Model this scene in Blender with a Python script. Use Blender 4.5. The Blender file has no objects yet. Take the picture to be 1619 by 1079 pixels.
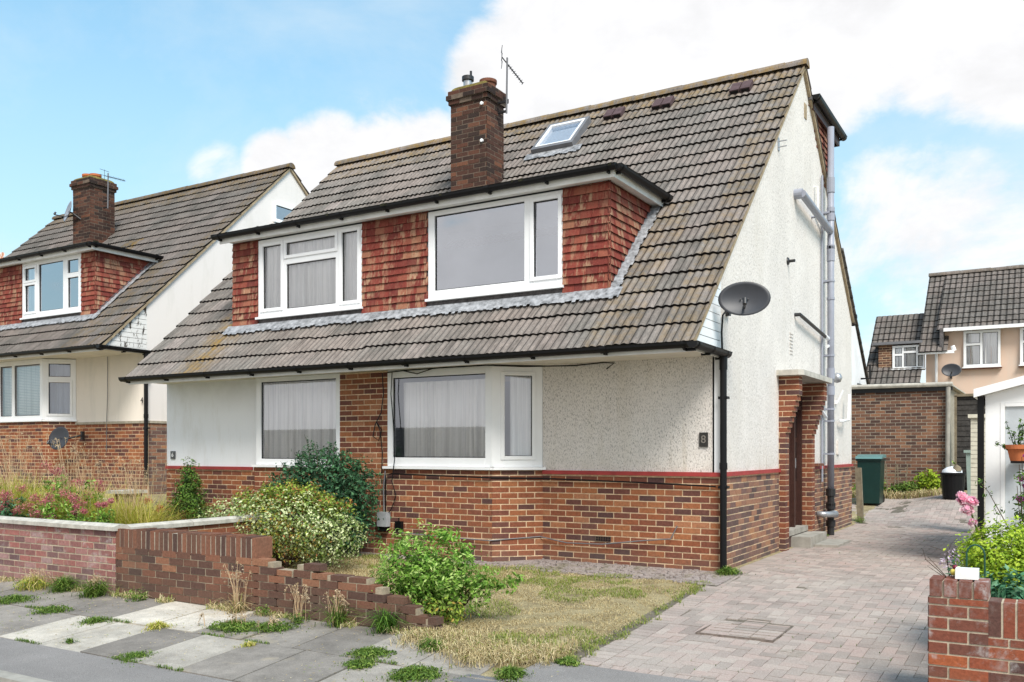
import bpy, math, random
import numpy as np
from mathutils import Vector
R = random.Random(7)
sc = bpy.context.scene
COL = sc.collection
V = Vector

# ------------------------------------------------------------------ mesh builder
class MB:
    def __init__(s):
        s.v = []; s.f = []; s.m = []; s.c = []
    def face(s, pts, c=(0, 0, 0), m=0):
        b = len(s.v)
        s.v.extend([tuple(p) for p in pts]); s.f.append(tuple(range(b, b + len(pts)))); s.m.append(m); s.c.append(c)
    def para(s, o, a, b, c_, col=(0, 0, 0), m=0, skip=()):
        o = V(o); a = V(a); b = V(b); c_ = V(c_)
        P = [o, o + a, o + a + b, o + b, o + c_, o + a + c_, o + a + b + c_, o + b + c_]
        base = len(s.v); s.v.extend([tuple(p) for p in P])
        det = a.cross(b).dot(c_)
        F = [(0, 3, 2, 1), (4, 5, 6, 7), (0, 1, 5, 4), (1, 2, 6, 5), (2, 3, 7, 6), (3, 0, 4, 7)]
        for i, f in enumerate(F):
            if i in skip: continue
            if det < 0: f = f[::-1]
            s.f.append(tuple(base + k for k in f)); s.m.append(m); s.c.append(col)
    def box(s, x0, x1, y0, y1, z0, z1, c=(0, 0, 0), m=0):
        s.para((x0, y0, z0), (x1 - x0, 0, 0), (0, y1 - y0, 0), (0, 0, z1 - z0), c, m)
    def prism(s, poly, d, c=(0, 0, 0), m=0):
        # poly: list of 3d points, d: extrusion vector
        d = V(d); P = [V(p) for p in poly]; n = len(P)
        b = len(s.v); s.v.extend([tuple(p) for p in P]); s.v.extend([tuple(p + d) for p in P])
        s.f.append(tuple(b + i for i in range(n))[::-1]); s.f.append(tuple(b + n + i for i in range(n)))
        s.m += [m, m]; s.c += [c, c]
        for i in range(n):
            j = (i + 1) % n
            s.f.append((b + i, b + j, b + n + j, b + n + i)); s.m.append(m); s.c.append(c)
    def tube(s, pts, r, n=10, c=(0, 0, 0), m=0, caps=True):
        pts = [V(p) for p in pts]; rr = r if isinstance(r, (list, tuple)) else [r] * len(pts)
        rings = []
        up = None
        for i, p in enumerate(pts):
            t = (pts[min(i + 1, len(pts) - 1)] - pts[max(i - 1, 0)]).normalized()
            if up is None or abs(up.dot(t)) > .95:
                up = V((0, 0, 1)) if abs(t.z) < .9 else V((0, 1, 0))
            a = t.cross(up).normalized(); b_ = a.cross(t).normalized(); up = b_
            base = len(s.v)
            for k in range(n):
                an = 2 * math.pi * k / n
                s.v.append(tuple(p + a * math.cos(an) * rr[i] + b_ * math.sin(an) * rr[i]))
            rings.append(base)
        for i in range(len(rings) - 1):
            for k in range(n):
                k2 = (k + 1) % n
                s.f.append((rings[i] + k2, rings[i] + k, rings[i + 1] + k, rings[i + 1] + k2)); s.m.append(m); s.c.append(c)
        if caps:
            s.f.append(tuple(rings[0] + k for k in range(n))); s.m.append(m); s.c.append(c)
            s.f.append(tuple(rings[-1] + k for k in range(n))[::-1]); s.m.append(m); s.c.append(c)
    def lathe(s, cx, cy, prof, n=24, c=(0, 0, 0), m=0):
        base = len(s.v)
        for (r, z) in prof:
            for k in range(n):
                a = 2 * math.pi * k / n
                s.v.append((cx + r * math.cos(a), cy + r * math.sin(a), z))
        for i in range(len(prof) - 1):
            for k in range(n):
                k2 = (k + 1) % n
                s.f.append((base + i * n + k, base + i * n + k2, base + (i + 1) * n + k2, base + (i + 1) * n + k)); s.m.append(m); s.c.append(c)
    def build(s, name, mats, parent=None, smooth=False, local=False, label=None, kind=None):
        if not isinstance(mats, (list, tuple)): mats = [mats]
        off = V((0, 0, 0))
        if parent is not None and not local: off = wloc(parent)
        me = bpy.data.meshes.new(name)
        vs = s.v if off.length == 0 else [(x - off.x, y - off.y, z - off.z) for x, y, z in s.v]
        me.from_pydata(vs, [], s.f)
        for mt in mats: me.materials.append(mt)
        me.polygons.foreach_set('material_index', s.m)
        at = me.attributes.new('rnd', 'FLOAT_COLOR', 'CORNER')
        ls = np.zeros(len(me.polygons), dtype=np.int32); me.polygons.foreach_get('loop_total', ls)
        ca = np.ones((len(s.c), 4), dtype=np.float32); ca[:, :3] = np.array(s.c, dtype=np.float32)
        at.data.foreach_set('color', np.repeat(ca, ls, axis=0).ravel())
        if smooth: me.polygons.foreach_set('use_smooth', [True] * len(me.polygons))
        me.update()
        o = bpy.data.objects.new(name, me); COL.objects.link(o)
        if parent is not None: o.parent = parent
        if label: o['label'] = label
        if kind: o['kind'] = kind
        return o

def wloc(o):
    l = V((0, 0, 0))
    while o is not None:
        l += o.location; o = o.parent
    return l
def tag(o, label, cat, group=None, kind=None):
    o['label'] = label; o['category'] = cat
    if group: o['group'] = group
    if kind: o['kind'] = kind
    return o
def thing(name, label, cat, loc=(0, 0, 0), group=None):
    o = bpy.data.objects.new(name, None); COL.objects.link(o); o.location = loc
    o.empty_display_size = .2
    return tag(o, label, cat, group)
def copy_tree(o, parent=None):
    c = o.copy(); COL.objects.link(c); c.parent = parent
    for ch in list(o.children): copy_tree(ch, c)
    return c

# ------------------------------------------------------------------ materials
class NT:
    def __init__(s, name, rough=.8, spec=.3):
        s.mat = bpy.data.materials.new(name); s.mat.use_nodes = True
        s.t = s.mat.node_tree; s.N = s.t.nodes; s.L = s.t.links
        s.b = s.N['Principled BSDF']; s.b.inputs['Roughness'].default_value = rough
        s.b.inputs['Specular IOR Level'].default_value = spec
        s.co = s.N.new('ShaderNodeTexCoord')
        s.at = s.N.new('ShaderNodeAttribute'); s.at.attribute_name = 'rnd'
        s.sep = s.N.new('ShaderNodeSeparateColor'); s.L.new(s.at.outputs['Color'], s.sep.inputs[0])
        s.r, s.g, s.bb = s.sep.outputs[0], s.sep.outputs[1], s.sep.outputs[2]
    def set(s, sock, v):
        if hasattr(v, 'is_linked') or isinstance(v, bpy.types.NodeSocket): s.L.new(v, sock)
        else: sock.default_value = v
    def noise(s, scale, detail=4, rough=.6, vec=None, dist=0, col=False, stretch=None):
        n = s.N.new('ShaderNodeTexNoise'); n.inputs['Scale'].default_value = scale
        n.inputs['Detail'].default_value = detail; n.inputs['Roughness'].default_value = rough
        n.inputs['Distortion'].default_value = dist
        v = vec or s.co.outputs['Object']
        if stretch:
            mp = s.N.new('ShaderNodeMapping'); mp.inputs['Scale'].default_value = stretch; s.L.new(v, mp.inputs[0]); v = mp.outputs[0]
        s.L.new(v, n.inputs['Vector'])
        return n.outputs[1] if col else n.outputs[0]
    def vor(s, scale, feat='F1', out=0):
        n = s.N.new('ShaderNodeTexVoronoi'); n.feature = feat; n.inputs['Scale'].default_value = scale
        s.L.new(s.co.outputs['Object'], n.inputs['Vector']); return n.outputs[out]
    def ramp(s, fac, stops):
        n = s.N.new('ShaderNodeValToRGB'); e = n.color_ramp.elements
        while len(e) < len(stops): e.new(.5)
        for i, (p, c) in enumerate(stops):
            e[i].position = p; e[i].color = (c[0], c[1], c[2], 1) if isinstance(c, (tuple, list)) else (c, c, c, 1)
        s.set(n.inputs[0], fac); return n.outputs[0]
    def mix(s, fac, a, b, mode='MIX'):
        n = s.N.new('ShaderNodeMix'); n.data_type = 'RGBA'; n.blend_type = mode
        s.set(n.inputs[0], fac)
        for k, v in ((6, a), (7, b)):
            if isinstance(v, (tuple, list)): v = (v[0], v[1], v[2], 1)
            elif isinstance(v, (int, float)): v = (v, v, v, 1)
            s.set(n.inputs[k], v)
        return n.outputs[2]
    def math(s, op, a, b=0.0, c=None):
        n = s.N.new('ShaderNodeMath'); n.operation = op; s.set(n.inputs[0], a); s.set(n.inputs[1], b)
        if c is not None: s.set(n.inputs[2], c)
        return n.outputs[0]
    def hsv(s, col, h=.5, sa=1., v=1.):
        n = s.N.new('ShaderNodeHueSaturation'); s.set(n.inputs['Hue'], h); s.set(n.inputs['Saturation'], sa); s.set(n.inputs['Value'], v)
        s.set(n.inputs['Color'], col); return n.outputs[0]
    def xyz(s, what='Object'):
        n = s.N.new('ShaderNodeSeparateXYZ'); s.L.new(s.co.outputs[what], n.inputs[0]); return n.outputs
    def bump(s, h, strength=.3, dist=.01, normal=None):
        n = s.N.new('ShaderNodeBump'); n.inputs['Strength'].default_value = strength; n.inputs['Distance'].default_value = dist
        s.L.new(h, n.inputs['Height'])
        if normal: s.L.new(normal, n.inputs['Normal'])
        s.L.new(n.outputs[0], s.b.inputs['Normal']); return n.outputs[0]
    def col(s, c):
        if isinstance(c, (tuple, list)): s.b.inputs['Base Color'].default_value = (c[0], c[1], c[2], 1)
        else: s.L.new(c, s.b.inputs['Base Color'])
        return s.mat

def simple(name, c, rough=.5, spec=.4, var=.12, scale=8, bump=.05, metal=0):
    m = NT(name, rough, spec); m.b.inputs['Metallic'].default_value = metal
    n = m.noise(scale, 5)
    f = m.ramp(n, [(.3, 1 - var), (.7, 1 + var * .3)])
    m.bump(m.noise(scale * 12, 3), bump, .004)
    return m.col(m.mix(1, c, f, 'MULTIPLY'))

def brick_mat(name, stops, grime=.35, grimec=(.12, .10, .09), white=0.0):
    m = NT(name, .9, .2)
    c = m.ramp(m.r, stops)
    n = m.noise(38, 5, .7)
    c = m.mix(1, c, m.ramp(n, [(.25, .62), (.75, 1.28)]), 'MULTIPLY')
    c = m.mix(m.ramp(m.noise(1.6, 5, .65), [(.5, 0), (.75, grime)]), c, grimec)
    dz = m.math('MULTIPLY', m.ramp(m.math('ADD', m.math('MULTIPLY', m.xyz()[2], 1.6), m.math('MULTIPLY', m.noise(4, 4, .7), .5)), [(.25, .75), (.62, 0)]), 1.0)
    c = m.mix(dz, c, m.mix(.5, c, grimec))
    if white:
        w = m.math('MULTIPLY', m.ramp(m.noise(3.2, 6, .75), [(.50, 0), (.62, 1)]), m.ramp(m.noise(25, 4, .7), [(.35, 0), (.6, white)]))
        w = m.math('MULTIPLY', w, m.ramp(m.g, [(0, .15), (1, 1)]))
        c = m.mix(w, c, (.50, .47, .46))
    m.bump(m.noise(90, 5, .7), .55, .004)
    return m.col(c)
def mortar_mat(name, c=(.42, .34, .24)):
    m = NT(name, .95, .1)
    f = m.ramp(m.noise(14, 5, .7), [(.3, .6), (.7, 1.15)])
    m.bump(m.noise(120, 3), .5, .003)
    return m.col(m.mix(1, c, f, 'MULTIPLY'))

BR = brick_mat('house_brick', [(0, (.095, .05, .046)), (.15, (.15, .06, .045)), (.4, (.225, .078, .044)), (.7, (.285, .10, .048)), (.92, (.34, .135, .06)), (1, (.38, .17, .09))], .3)
BRS = brick_mat('side_brick', [(0, (.10, .065, .06)), (.3, (.17, .10, .085)), (.6, (.25, .13, .09)), (.85, (.31, .16, .10)), (1, (.37, .19, .10))], .3)
BRC = brick_mat('chimney_brick', [(0, (.035, .024, .021)), (.4, (.065, .034, .026)), (.8, (.11, .048, .032)), (1, (.17, .075, .045))], .55, (.05, .045, .04))
BRG = brick_mat('garden_brick', [(0, (.085, .05, .042)), (.35, (.15, .075, .052)), (.7, (.215, .095, .06)), (1, (.28, .135, .08))], .4, (.11, .09, .07))
BRP = brick_mat('pink_brick', [(0, (.15, .09, .09)), (.3, (.24, .115, .105)), (.7, (.34, .135, .115)), (1, (.34, .22, .21))], .2, (.3, .24, .22), .75)
BRR = brick_mat('pier_brick', [(0, (.085, .05, .045)), (.3, (.16, .068, .05)), (.6, (.25, .072, .042)), (1, (.36, .105, .045))], .5, (.15, .12, .08), .8)
BRGA = brick_mat('garage_brick', [(0, (.085, .05, .042)), (.35, (.14, .075, .055)), (.7, (.22, .11, .07)), (1, (.30, .155, .09))], .35, (.10, .08, .06))
MO = mortar_mat('mortar', (.74, .56, .37)); MOD = mortar_mat('dark_mortar', (.17, .13, .10)); MOG = mortar_mat('grey_mortar', (.40, .36, .29)); MOP = mortar_mat('pale_mortar', (.52, .44, .33))

def roof_mat(name, base=1.0, lich=1.0):
    m = NT(name, .92, .15)
    c = m.ramp(m.r, [(0, (.178, .163, .147)), (.3, (.207, .190, .171)), (.6, (.240, .221, .200)), (.88, (.268, .243, .220)), (1, (.33, .285, .262))])
    big = m.noise(.8, 6, .7)
    c = m.mix(m.ramp(big, [(.42, 0), (.62, .7)]), c, (.33, .275, .245))
    streak = m.noise(7, 6, .8, stretch=(2.4, .6, .6))
    c = m.mix(1, c, m.ramp(streak, [(.3, .60), (.7, 1.34)]), 'MULTIPLY')
    c = m.mix(1, c, m.ramp(m.noise(55, 4, .8), [(.3, .7), (.7, 1.22)]), 'MULTIPLY')
    spots = m.ramp(m.noise(11, 5, .8), [(.66, 0), (.70, 1)])
    c = m.mix(m.math('MULTIPLY', spots, .6 * lich), c, (.42, .40, .36))
    li = m.math('MULTIPLY', m.g, m.ramp(m.noise(6.5, 6, .75), [(.42, 0), (.6, 1)]))
    c = m.mix(li, c, (.30, .19, .055))
    c = m.mix(m.bb, c, (.012, .011, .010))  # blue channel: painted shade of the course gaps, plus groove dirt
    c = m.hsv(c, .5, 1, base)
    m.bump(m.noise(70, 5, .75), .7, .005)
    return m.col(c)
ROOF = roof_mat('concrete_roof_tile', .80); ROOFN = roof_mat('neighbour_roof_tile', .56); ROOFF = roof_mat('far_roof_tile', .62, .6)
def clay_mat():
    m = NT('clay_hung_tile', .85, .2)
    c = m.ramp(m.r, [(0, (.145, .034, .028)), (.5, (.215, .046, .034)), (.85, (.265, .066, .045)), (1, (.32, .14, .085))])
    st = m.noise(4, 4, .7, stretch=(3.2, 3.2, .6))
    c = m.mix(m.math('MULTIPLY', m.ramp(st, [(.46, 0), (.58, .9)]), m.ramp(m.g, [(.2, .1), (.9, 1)])), c, (.42, .27, .17))
    c = m.mix(1, c, m.ramp(m.noise(45, 4, .7), [(.25, .7), (.75, 1.2)]), 'MULTIPLY')
    sp = m.ramp(m.noise(14, 4, .8), [(.71, 0), (.73, .6)])
    c = m.mix(sp, c, (.5, .48, .42))
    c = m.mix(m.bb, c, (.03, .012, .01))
    m.bump(m.noise(60, 4), .4, .004)
    return m.col(c)
CLAY = clay_mat()
def stipple(name, c, dark, amt, scale=34, bump=.9, vs=.7):
    m = NT(name, .9, .15)
    n1 = m.noise(scale, 3, .6, dist=.8, stretch=(1, 1, vs)); n2 = m.noise(1.3, 4, .6)
    f = m.ramp(n1, [(.33, 1), (.50, 0)])
    cc = m.mix(m.math('MULTIPLY', f, m.ramp(n2, [(.3, amt * .55), (.7, amt)])), c, dark)  # dark specks in the bump pits: relief shade put into the colour
    cc = m.mix(1, cc, m.ramp(m.noise(.9, 5, .7), [(.3, .86), (.7, 1.0)]), 'MULTIPLY')
    z = m.xyz()[2]
    stain = m.math('MULTIPLY', m.ramp(m.noise(2.2, 5, .7, stretch=(1, 1, .15)), [(.54, 0), (.74, .28)]), 1.0)
    cc = m.mix(stain, cc, (.56, .51, .42))
    st2 = m.math('MULTIPLY', m.ramp(m.noise(6, 5, .7, stretch=(1, 1, .07)), [(.56, 0), (.70, 1)]), m.ramp(m.noise(.7, 3, .6), [(.40, 0), (.65, .5)]))
    cc = m.mix(st2, cc, (.44, .38, .28))
    cc = m.mix(m.math('MULTIPLY', m.ramp(m.math('MULTIPLY', z, .5), [(.56, .55), (.75, 0)]), m.ramp(m.noise(3, 5, .7), [(.4, 0), (.7, 1)])), cc, (.50, .45, .36))
    m.bump(n1, bump, .014)
    return m.col(cc)
REND = stipple('tyrolean_render', (.83, .79, .75), (.13, .122, .11), .95, 88, .7, .42)
RENDG = stipple('gable_render', (.81, .76, .71), (.30, .27, .23), .85, 58, .8, .6)
def smooth_render(name, c, top=.12):
    m = NT(name, .85, .2)
    n = m.noise(1.6, 5, .65)
    z = m.xyz()[2]
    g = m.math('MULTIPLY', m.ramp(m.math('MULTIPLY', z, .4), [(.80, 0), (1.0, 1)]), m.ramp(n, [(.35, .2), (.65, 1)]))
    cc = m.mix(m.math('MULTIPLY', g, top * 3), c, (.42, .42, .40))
    cc = m.mix(m.ramp(m.noise(3, 6, .7, stretch=(1, 1, .25)), [(.50, 0), (.72, .38)]), cc, (.55, .53, .48))
    cc = m.mix(m.ramp(m.noise(9, 6, .8, stretch=(1, 1, .12)), [(.60, 0), (.72, .12)]), cc, (.46, .44, .39))
    m.bump(m.noise(30, 5), .12, .006)
    return m.col(cc)
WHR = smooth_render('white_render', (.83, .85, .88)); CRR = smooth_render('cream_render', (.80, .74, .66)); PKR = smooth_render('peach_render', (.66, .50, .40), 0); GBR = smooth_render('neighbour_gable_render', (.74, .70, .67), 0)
UPVC = simple('white_upvc', (.86, .87, .88), .25, .5, .05, 3, .0)
UPVCO = simple('weathered_white_board', (.84, .84, .82), .5, .3, .18, 4, .05)
SOFF = simple('soffit_board', (.76, .72, .64), .7, .2, .15, 3, .05)
BLK = simple('black_plastic', (.006, .006, .007), .42, .25, .2, 6, .03)
GUT = simple('black_gutter', (.007, .007, .008), .45, .25, .2, 6, .05)
MOSS = simple('mossy_debris', (.035, .035, .022), .95, .1, .5, 30, .8)
GPIPE = simple('grey_soil_pipe', (.30, .315, .37), .4, .4, .12, 5, .03)
GPD = simple('dark_grey_pipe', (.17, .17, .18), .5, .4, .2, 5, .03)
IRON = simple('cast_iron', (.02, .02, .022), .45, .5, .3, 10, .2)
LEAD = simple('lead_flashing', (.36, .37, .39), .55, .4, .7, 14, .5)
LEADD = simple('felt_upstand', (.13, .12, .12), .8, .2, .6, 14, .5)
CONC = simple('concrete', (.36, .34, .30), .9, .2, .3, 6, .5)
COPE = simple('concrete_coping', (.52, .49, .43), .9, .2, .35, 9, .6)
REDP = simple('red_painted_band', (.36, .045, .042), .55, .35, .3, 7, .15)
SILV = simple('galvanised_metal', (.42, .43, .45), .4, .5, .2, 10, .05, .6)
DISH = simple('dark_dish_paint', (.04, .043, .052), .45, .4, .3, 3, .02)
TERR = simple('terracotta', (.48, .15, .06), .8, .2, .2, 12, .1)
POTD = simple('weathered_pot', (.20, .085, .055), .9, .2, .5, 15, .3)
FLAUN = simple('lichened_mortar_cap', (.20, .16, .05), .95, .1, .6, 12, .8)
VERGE = simple('verge_mortar', (.38, .30, .20), .95, .1, .35, 8, .5)
WOODD = simple('dark_stained_wood', (.055, .022, .016), .5, .4, .3, 12, .1)
FENCEM = simple('weathered_fence_wood', (.075, .07, .066), .9, .1, .5, 9, .6)
POSTM = simple('weathered_timber', (.24, .20, .14), .9, .1, .4, 9, .5)
BING = simple('dark_green_plastic', (.006, .032, .027), .4, .4, .15, 5, .05)
BINL = simple('pale_green_lid', (.12, .24, .23), .35, .5, .15, 5, .05)
BINP = simple('grey_green_plastic', (.28, .36, .32), .5, .4, .15, 5, .05)
BAGM = simple('white_plastic_bag', (.75, .77, .80), .4, .5, .1, 8, .2)
ROOMM = simple('room_plaster', (.62, .64, .68), .9, .1, .05, 2, 0)
METER = simple('grey_meter_plastic', (.35, .37, .39), .5, .4, .2, 6, .05)
CREAMP = simple('cream_painted_brick', (.66, .63, .52), .8, .2, .2, 9, .2)
_p = NT('peeling_paint', .8, .2); PEEL = _p.col(_p.mix(_p.ramp(_p.noise(6, 5, .7, stretch=(1, 2, .6)), [(.54, 0), (.58, 1)]), (.72, .71, .69), (.07, .06, .05)))
ASPH = NT('asphalt', .95, .15)
_n = ASPH.noise(160, 3, .8); _c = ASPH.mix(1, (.24, .225, .215), ASPH.ramp(_n, [(.3, .55), (.7, 1.5)]), 'MULTIPLY')
_c = ASPH.mix(1, _c, ASPH.ramp(ASPH.noise(1.2, 5, .6), [(.3, .8), (.7, 1.1)]), 'MULTIPLY')
ASPH.bump(_n, .7, .006); ASPH = ASPH.col(_c)
def slab_mat():
    m = NT('paving_slab', .92, .15)
    c = m.ramp(m.r, [(0, (.205, .185, .165)), (.5, (.29, .262, .232)), (.8, (.41, .375, .325)), (1, (.58, .53, .455))])
    c = m.mix(1, c, m.ramp(m.noise(110, 3, .8), [(.3, .72), (.7, 1.28)]), 'MULTIPLY')
    c = m.mix(1, c, m.ramp(m.noise(2.2, 6, .75), [(.3, .62), (.7, 1.18)]), 'MULTIPLY'); c = m.mix(m.ramp(m.noise(9, 5, .8), [(.62, 0), (.68, .5)]), c, (.12, .115, .095))
    c = m.mix(m.ramp(m.noise(2.4, 4, .6), [(.60, 0), (.74, .5)]), c, (.42, .35, .24))
    m.bump(m.noise(110, 3), .5, .004)
    return m.col(c)
SLAB = slab_mat()
def paver_mat():
    m = NT('block_paver', .92, .15)
    c = m.ramp(m.r, [(0, (.27, .225, .20)), (.4, (.34, .28, .25)), (.75, (.39, .295, .262)), (1, (.41, .35, .31))])
    c = m.mix(m.ramp(m.noise(1.1, 5, .65), [(.4, 0), (.66, .65)]), c, (.38, .34, .30))
    c = m.mix(1, c, m.ramp(m.noise(90, 4, .85), [(.3, .68), (.7, 1.3)]), 'MULTIPLY')
    c = m.mix(m.ramp(m.noise(.9, 6, .7, dist=.5), [(.55, 0), (.75, .45)]), c, (.22, .20, .175)); c = m.mix(m.ramp(m.noise(2.6, 5, .75), [(.62, 0), (.7, .35)]), c, (.17, .16, .12))
    sp = m.ramp(m.noise(60, 3, .85), [(.64, 0), (.68, .7)])
    c = m.mix(sp, c, (.55, .53, .49))
    m.bump(m.noise(80, 4, .8), .6, .005)
    return m.col(c)
PAVER = paver_mat()
JOINT = mortar_mat('sandy_joint', (.17, .148, .118))
def soil_mat():
    m = NT('dry_soil', .95, .1)
    n = m.noise(3.5, 6, .7)
    c = m.ramp(n, [(.3, (.18, .14, .09)), (.5, (.34, .28, .16)), (.7, (.44, .37, .22))])
    c = m.mix(1, c, m.ramp(m.noise(60, 4, .8), [(.3, .55), (.7, 1.35)]), 'MULTIPLY')
    m.bump(m.noise(50, 5, .8), .8, .02)
    return m.col(c)
SOIL = soil_mat()
def gravel_mat():
    m = NT('gravel_path', .95, .1)
    c = m.ramp(m.noise(30, 5, .8), [(.3, (.16, .13, .12)), (.5, (.33, .28, .26)), (.7, (.44, .40, .38))])
    c = m.mix(m.ramp(m.noise(2.5, 5), [(.5, 0), (.62, .6)]), c, (.16, .15, .07))
    m.bump(m.noise(45, 4, .8), 1, .012)
    return m.col(c)
GRAV = gravel_mat()
def leaf_mat(name, stops, trans=.25, rough=.55):
    m = NT(name, rough, .3)
    c = m.ramp(m.r, stops)
    c = m.mix(1, c, m.ramp(m.g, [(0, .38), (.6, .85), (1, 1.12)]), 'MULTIPLY')  # low green channel darkens inner leaves and blade roots: shade painted into the colour
    m.col(c)
    tr = m.N.new('ShaderNodeBsdfTranslucent'); m.set(tr.inputs[0], c)
    mx = m.N.new('ShaderNodeMixShader'); mx.inputs[0].default_value = trans
    m.L.new(m.b.outputs[0], mx.inputs[1]); m.L.new(tr.outputs[0], mx.inputs[2])
    m.L.new(mx.outputs[0], m.N['Material Output'].inputs[0])
    return m.mat
def glass_mat(name, refl=.22, tint=(.75, .80, .84)):
    m = NT(name); t = m.N.new('ShaderNodeBsdfTransparent'); t.inputs[0].default_value = (*tint, 1)
    g = m.N.new('ShaderNodeBsdfGlossy'); g.inputs['Roughness'].default_value = .015; g.inputs[0].default_value = (.93, .95, 1, 1)
    lw = m.N.new('ShaderNodeFresnel'); lw.inputs[0].default_value = 1.5
    f = m.math('ADD', lw.outputs[0], refl)
    b = m.N.new('ShaderNodeBump'); b.inputs['Strength'].default_value = .02; b.inputs['Distance'].default_value = .02
    m.L.new(m.noise(.7, 1), b.inputs['Height']); m.L.new(b.outputs[0], g.inputs['Normal'])
    mx = m.N.new('ShaderNodeMixShader'); m.L.new(f, mx.inputs[0]); m.L.new(t.outputs[0], mx.inputs[1]); m.L.new(g.outputs[0], mx.inputs[2])
    m.L.new(mx.outputs[0], m.N['Material Output'].inputs[0]); return m.mat
GLASS = glass_mat('window_glass', .16, (.96, .97, .98)); GLASSD = glass_mat('upper_window_glass', .42, (.80, .84, .90)); GLASSR = glass_mat('roof_glass', .12, (.97, .98, 1))
FROST = simple('obscured_glass', (.50, .54, .57), .3, .5, .15, 5, .4)
def curtain_mat(name, c):
    m = NT(name, .9, .1); m.col(m.mix(1, c, m.ramp(m.noise(4, 4, .6, stretch=(6, 6, .12)), [(.35, .78), (.55, 1.0)]), 'MULTIPLY')); return m.mat
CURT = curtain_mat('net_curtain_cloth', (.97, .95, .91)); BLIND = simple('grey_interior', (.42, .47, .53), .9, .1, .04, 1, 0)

# ------------------------------------------------------------------ ground height
def sm(a, b, t):
    t = max(0, min(1, (t - a) / (b - a))); return t * t * (3 - 2 * t)
def gh(x, y):
    if y < -3.95: z = -.17 + .05 * (max(y, -6.35) + 3.95)
    elif y < 0: z = -.17 * (-y / 3.95)
    else: z = .45 * sm(7.5, 13.5, y) + .15 * sm(8, 11, y) * sm(.3, 1.5, x) * (1 - sm(11, 13, y))
    if y < -13: z -= 2.3 * sm(-13, -22, y)
    if x < -8.5: z += .52 * sm(-8.5, -12.0, x) * sm(-3.8, .6, y)
    return z

# ------------------------------------------------------------------ generic builders
def bricks(mb, o, u, n, L, z0, z1, gauge=.075, bl=.225, depth=.03, proud=.003, bd=0, gap=.0065, mb_i=0, mm_i=1, soldier=False, phase=0, jit=.0015, gfun=None, back=True, bias=0, darkbot=0):
    """brick face: o start point (x,y), u unit along wall, n unit outward"""
    o = V((o[0], o[1], 0)); u = V((u[0], u[1], 0)).normalized(); n = V((n[0], n[1], 0)).normalized()
    if back: mb.para(o + V((0, 0, z0)) - n * depth, u * L, n * (depth + .0025), V((0, 0, z1 - z0)), (0, 0, 0), mm_i)
    if soldier: gauge = z1 - z0; bl = .075
    k = 0; z = z0
    while z < z1 - .02:
        zt = min(z + gauge, z1)
        s = 0 if (k + phase) % 2 == 0 or soldier else -bl / 2
        while s < L - .012:
            a = max(s, 0); b = min(s + bl, L)
            if b - a > .02:
                r = R.random(); j = R.uniform(-jit, jit); j2 = R.uniform(-jit, jit)
                gv = gfun(a, z) if gfun else R.random()
                r = max(0, min(1, r + bias - darkbot * max(0, 1 - (z - z0) / .3) * .5))
                e0 = 0 if a <= 0 else gap; e1 = 0 if b >= L else gap
                mb.para(o + u * (a + e0) + V((0, 0, z + gap + j)) - n * (.004 + bd), u * (b - a - e0 - e1), V((0, 0, zt - z - gap * 2 + (gap + .004 if bd else 0))), n * (.0065 + bd + proud + j2), (r, gv, R.random()), mb_i)
            s += bl
        z += gauge; k += 1

def roof_slope(mb, x0, x1, p0, p1, skip=None, course=.345, rib=.1, tw=.33, amp=.013, lich=None, rs=5, left_rag=0, seed=1):
    """corrugated tile courses; p0=(y,z) eave, p1=(y,z) ridge"""
    rr = random.Random(seed)
    e = V((0, p1[0] - p0[0], p1[1] - p0[1])); S = e.length; e.normalize()
    nn = V((0, -e.z, e.y)) if e.y > 0 else V((0, e.z, -e.y))
    nc = max(1, round(S / course)); cg = S / nc
    nx = int(round((x1 - x0) / rib * rs)); dx = (x1 - x0) / nx
    prof = []
    for i in range(nx + 1):
        t = (i % rs) / rs
        prof.append(amp * (0.35 - .65 * math.cos(2 * math.pi * t)) if True else 0)
    for k in range(nc):
        ntile = int((x1 - x0) / tw) + 3
        tj = [rr.uniform(-.004, .005) for _ in range(ntile)]; tv = [rr.uniform(-.011, .010) - (.03 if rr.random() < .008 else 0) for _ in range(ntile)]
        tr = [rr.random() for _ in range(ntile)]
        offx = (k % 2) * tw * .5
        s0 = k * cg; s1 = (k + 1) * cg + .01
        base = len(mb.v)
        for i in range(nx + 1):
            x = x0 + i * dx; ti = int((x - x0 + offx) / tw)
            h = prof[i]; b0 = s0 - .02 + tv[ti]
            P = V((x, p0[0], p0[1]))
            mb.v.append(tuple(P + e * b0 + nn * (.0 + h * .5 - .004)))
            mb.v.append(tuple(P + e * b0 + nn * (.034 + h + tj[ti])))
            mb.v.append(tuple(P + e * s1 + nn * (.004 + h)))
        for i in range(nx):
            x = x0 + (i + .5) * dx; ti = int((x - x0 + offx) / tw); yy = p0[0] + e.y * (s0 + cg / 2)
            if skip and skip(x, yy): continue
            a = base + i * 3; b = a + 3
            g = lich(x, k / nc) if lich else 0
            edge = .35 if int((x - dx - x0 + offx) / tw) != ti else 0
            fl = (i % rs) in (0, rs - 1)
            mb.f.append((a, b, b + 1, a + 1)); mb.m.append(0); mb.c.append((tr[ti], 0, 1))  # near-black riser paints in the shadow gap under each course
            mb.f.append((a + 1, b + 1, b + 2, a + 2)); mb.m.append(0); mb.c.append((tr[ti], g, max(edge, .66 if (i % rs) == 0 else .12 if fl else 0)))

def fix_normals_roof(o): pass

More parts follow.
